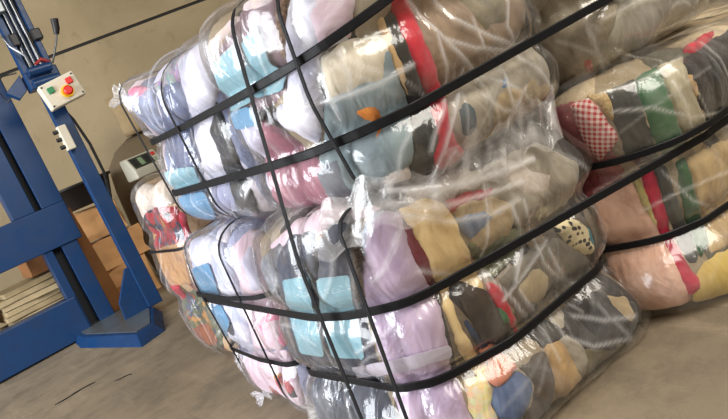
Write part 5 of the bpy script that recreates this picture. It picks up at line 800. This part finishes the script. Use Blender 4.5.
# ------------------------------------------------------------------ goods behind the press
def crumple_box(name, label, cat, x, y, z, sx, sy, sz, rz, mat, seed, amp=.02, group=None, tilt=0.):
    """A soft, dented carton: subdivided block with creased faces."""
    n = 10; V = []; idx = {}; F = []
    def vid(p):
        k = tuple(round(q, 4) for q in p)
        if k not in idx: idx[k] = len(V); V.append(p)
        return idx[k]
    for ax in range(3):
        for sg in (-1, 1):
            for i in range(n):
                for j in range(n):
                    q = []
                    for a, b in ((i, j), (i+1, j), (i+1, j+1), (i, j+1)):
                        p = [0, 0, 0]; p[ax] = sg; p[(ax+1) % 3] = -1+2*a/n; p[(ax+2) % 3] = -1+2*b/n; q.append(vid(tuple(p)))
                    F.append(q if sg > 0 else q[::-1])
    A = np.array(V)*np.array([sx/2, sy/2, sz/2]); N = A/np.linalg.norm(A, axis=1, keepdims=True)
    w = waves(A+seed*3.1, seed, 8, 40, warp=1.); r = ridges(A+seed*1.7, seed+2, 10, 40, 5)
    A = A+N*((w*.5-r*1.4)*amp)[:, None]*np.clip((A[:, 2]+sz/2)/(.2*sz), .0, 1)[:, None]
    A[:, 2] += sz/2
    o = link(name, np_mesh(name, A, F, smooth=False), mat); o.location = (x, y, z); o.rotation_euler = (0, tilt, rz)
    return tag(o, label, cat, group)
plain('kraft', (226, 172, 116), .8, 0, .3, 30, .25); plain('kraft_dark', (176, 122, 76), .8, 0, .3, 30, .3); plain('paper_pale', (186, 166, 128), .85, 0, .2, 40, .25)
plain('sackcloth', (116, 100, 76), .95, 0, .4, 60, .2); plain('sack_pale', (184, 160, 122), .95, 0, .4, 60, .2); plain('tarp_black', (30, 28, 28), .55, 0, .3, 20); plain('raw_wood', (150, 98, 52), .8, 0, .2, 50, .35)
for lab, x, y, z, sx, sy, sz, rz, m_, sd in (
  ('large crumpled brown carton at floor level, below the black tub', 1.12, 5.55, 0, .50, .4, .30, -.25, 'kraft', 1),
  ('crumpled brown carton in the middle of the stack below the black tub', 1.14, 5.52, .305, .46, .36, .235, .15, 'kraft', 2),
  ('crumpled brown carton at the top of the stack, directly under the black tub', 1.10, 5.53, .56, .48, .38, .23, -.2, 'kraft', 6),
  ('small flattened carton on the floor between press mast and press column', 1.02, 5.27, 0, .20, .18, .15, .4, 'kraft_dark', 3),
  ('brown carton lying on the pale paper pile behind the press', .68, 5.40, .515, .36, .3, .12, .1, 'kraft_dark', 4),
  ('brown carton at the left end of the pale paper pile', .0, 5.40, 0, .28, .4, .52, .05, 'kraft_dark', 5)):
    crumple_box('cardboard_box', lab, 'cardboard box', x, y, z, sx, sy, sz, rz, m_, sd, .05 if m_ == 'kraft' else .03)
# bundle of flattened paper sacks, each sheet bundle a thing of its own
for i in range(12):
    z = .01+i*.041
    crumple_box('paper_sack', 'pale flattened paper sack in the pile behind the press', 'paper sack', .52+.03*math.sin(i*2.3), 5.38+.03*math.cos(i*1.7), z, .66-.012*i, .44, .036, .16*math.sin(i*1.9), 'paper_pale', 30+i, .026, 'pale paper sacks piled behind the press', tilt=.05*math.sin(i*1.3)*0)
pk = Mesh().box(-.05, .05, -.02, .02, 0, .86, ).build('wooden_plank', 'raw_wood', None, .003); pk.location = (.93, 5.125, 0.005); pk.rotation_euler = (0, math.radians(-3), 0)
tag(pk, 'brown wooden plank standing upright behind the press column', 'plank')
# black tub with a rolled rim
def lathe(name, prof, mat, loc, n=40, squash=1., parent=None, noise=0., seed=0):
    V = []; F = []
    for r, z in prof:
        for j in range(n):
            t = 2*math.pi*j/n; V.append((r*math.cos(t), r*math.sin(t)*squash, z))
    k = len(prof)
    F = [(i*n+j, i*n+(j+1) % n, (i+1)*n+(j+1) % n, (i+1)*n+j) for i in range(k-1) for j in range(n)]+[tuple(range(n))[::-1], tuple(range((k-1)*n, k*n))]
    V = np.array(V)
    if noise:
        d = V-np.array([0, 0, prof[k//2][1]]); d = d/np.maximum(np.linalg.norm(d, axis=1, keepdims=True), 1e-6)
        V = V+d*((waves(V+seed, seed, 6, 36, warp=1.)*noise)*np.clip(V[:, 2]/.05, 0, 1))[:, None]
    o = link(name, np_mesh(name, V, F), mat, parent); o.location = loc
    return o
tub = lathe('plastic_tub', [(.02, 0), (.17, 0), (.19, .02), (.23, .16), (.25, .165), (.25, .185), (.225, .185), (.215, .16), (.17, .03), (.02, .03)], 'tarp_black', (1.15, 5.50, .825)); tag(tub, 'black plastic tub on top of the brown cartons', 'tub')
sack = lathe('cloth_sack', [(.04, 0), (.36, 0), (.42, .06), (.44, .30), (.43, .60), (.42, .82), (.38, 1.02), (.28, 1.14), (.14, 1.20), (.03, 1.22)], 'sackcloth', (1.86, 5.72, 0), 64, .8, None, .02, 4)
tag(sack, 'big round tan cloth sack standing against the wall', 'sack')
ps = lathe('paper_sack', [(.03, 0), (.11, 0), (.13, .05), (.12, .18), (.14, .28), (.13, .34), (.05, .31), (.02, .30)], 'sack_pale', (1.80, 5.62, 1.215), 40, .7, None, .022, 9)
tag(ps, 'crumpled light tan paper sack resting on the big cloth sack', 'paper sack')
# meter box leaning on the sack
plain('meter_grey', (176, 172, 156), .5, vary=.1); plain('meter_face', (46, 50, 38), .35); plain('lamp_red', (190, 50, 40), .4); plain('lamp_green', (120, 140, 110), .4)
mt = empty('meter_box', (1.52, 5.0, .86), math.radians(12)); tag(mt, 'grey meter box with a dark display panel, against the tan cloth sack', 'meter box')
def msub(name, m, mat, parent, bevel=0):
    o = m.build(name, mat, None, bevel); o.parent = parent; return o
case = msub('case', Mesh().prism([(-.09, 0), (.08, 0), (.08, .17), (-.02, .17), (-.09, .06)], 'x', -.13, .13), 'meter_grey', mt, .012)
def face(x0, x1, u0, u1, h):
    a = Vector((0, -.09, .06)); d = Vector((0, .07, .11)).normalized(); nn = Vector((0, -.11, .07)).normalized()
    m = Mesh(); V = [a+d*u+nn*q+Vector((x, 0, 0)) for x in (x0, x1) for u in (u0, u1) for q in (-.002, h)]
    return m.add(V, [(0, 1, 3, 2), (4, 6, 7, 5), (0, 4, 5, 1), (2, 3, 7, 6), (0, 2, 6, 4), (1, 5, 7, 3)])
dp = msub('display', face(-.11, .065, .015, .115, .004), 'meter_face', mt)
for k in range(3): msub('display_window', face(-.10+.055*k, -.065+.055*k, .03, .10, .006), 'lamp_green' if k == 1 else 'black_plastic', dp)
msub('indicator', face(.078, .105, .075, .105, .008), 'lamp_red', mt); msub('indicator', face(.078, .105, .02, .05, .008), 'lamp_green', mt)
# two dark scratches in the floor near the press, laid on as thin strips
def scrap(label, p, q, w):
    a, b = Vector((*p, 0)), Vector((*q, 0)); L = (b-a).length; n = 8; V = []
    for i in range(n+1):
        u = i/n; y = u*L-L/2; c = .008*math.sin(u*7); h = .0015+.002*math.sin(u*9)**2; k = w*(1-.5*abs(2*u-1))
        V += [(c-k, y, h), (c+k, y, h), (c+k, y, h-.0012), (c-k, y, h-.0012)]
    F = [(i*4+j, i*4+(j+1) % 4, i*4+4+(j+1) % 4, i*4+4+j) for i in range(n) for j in range(4)]+[(3, 2, 1, 0), (n*4, n*4+1, n*4+2, n*4+3)]
    o = Mesh().add(V, F).build('floor_scratch', 'strap_black'); o.location = (a+b)/2; d = b-a; o.rotation_euler = (0, 0, math.atan2(-d.x, d.y))
    tag(o, label, 'strap scrap')
scrap('longer dark scratch on the open concrete floor', (.175, 3.665), (.385, 3.657), .010)
scrap('short dark scratch on the floor, closer to the bales', (.447, 3.462), (.524, 3.408), .006)
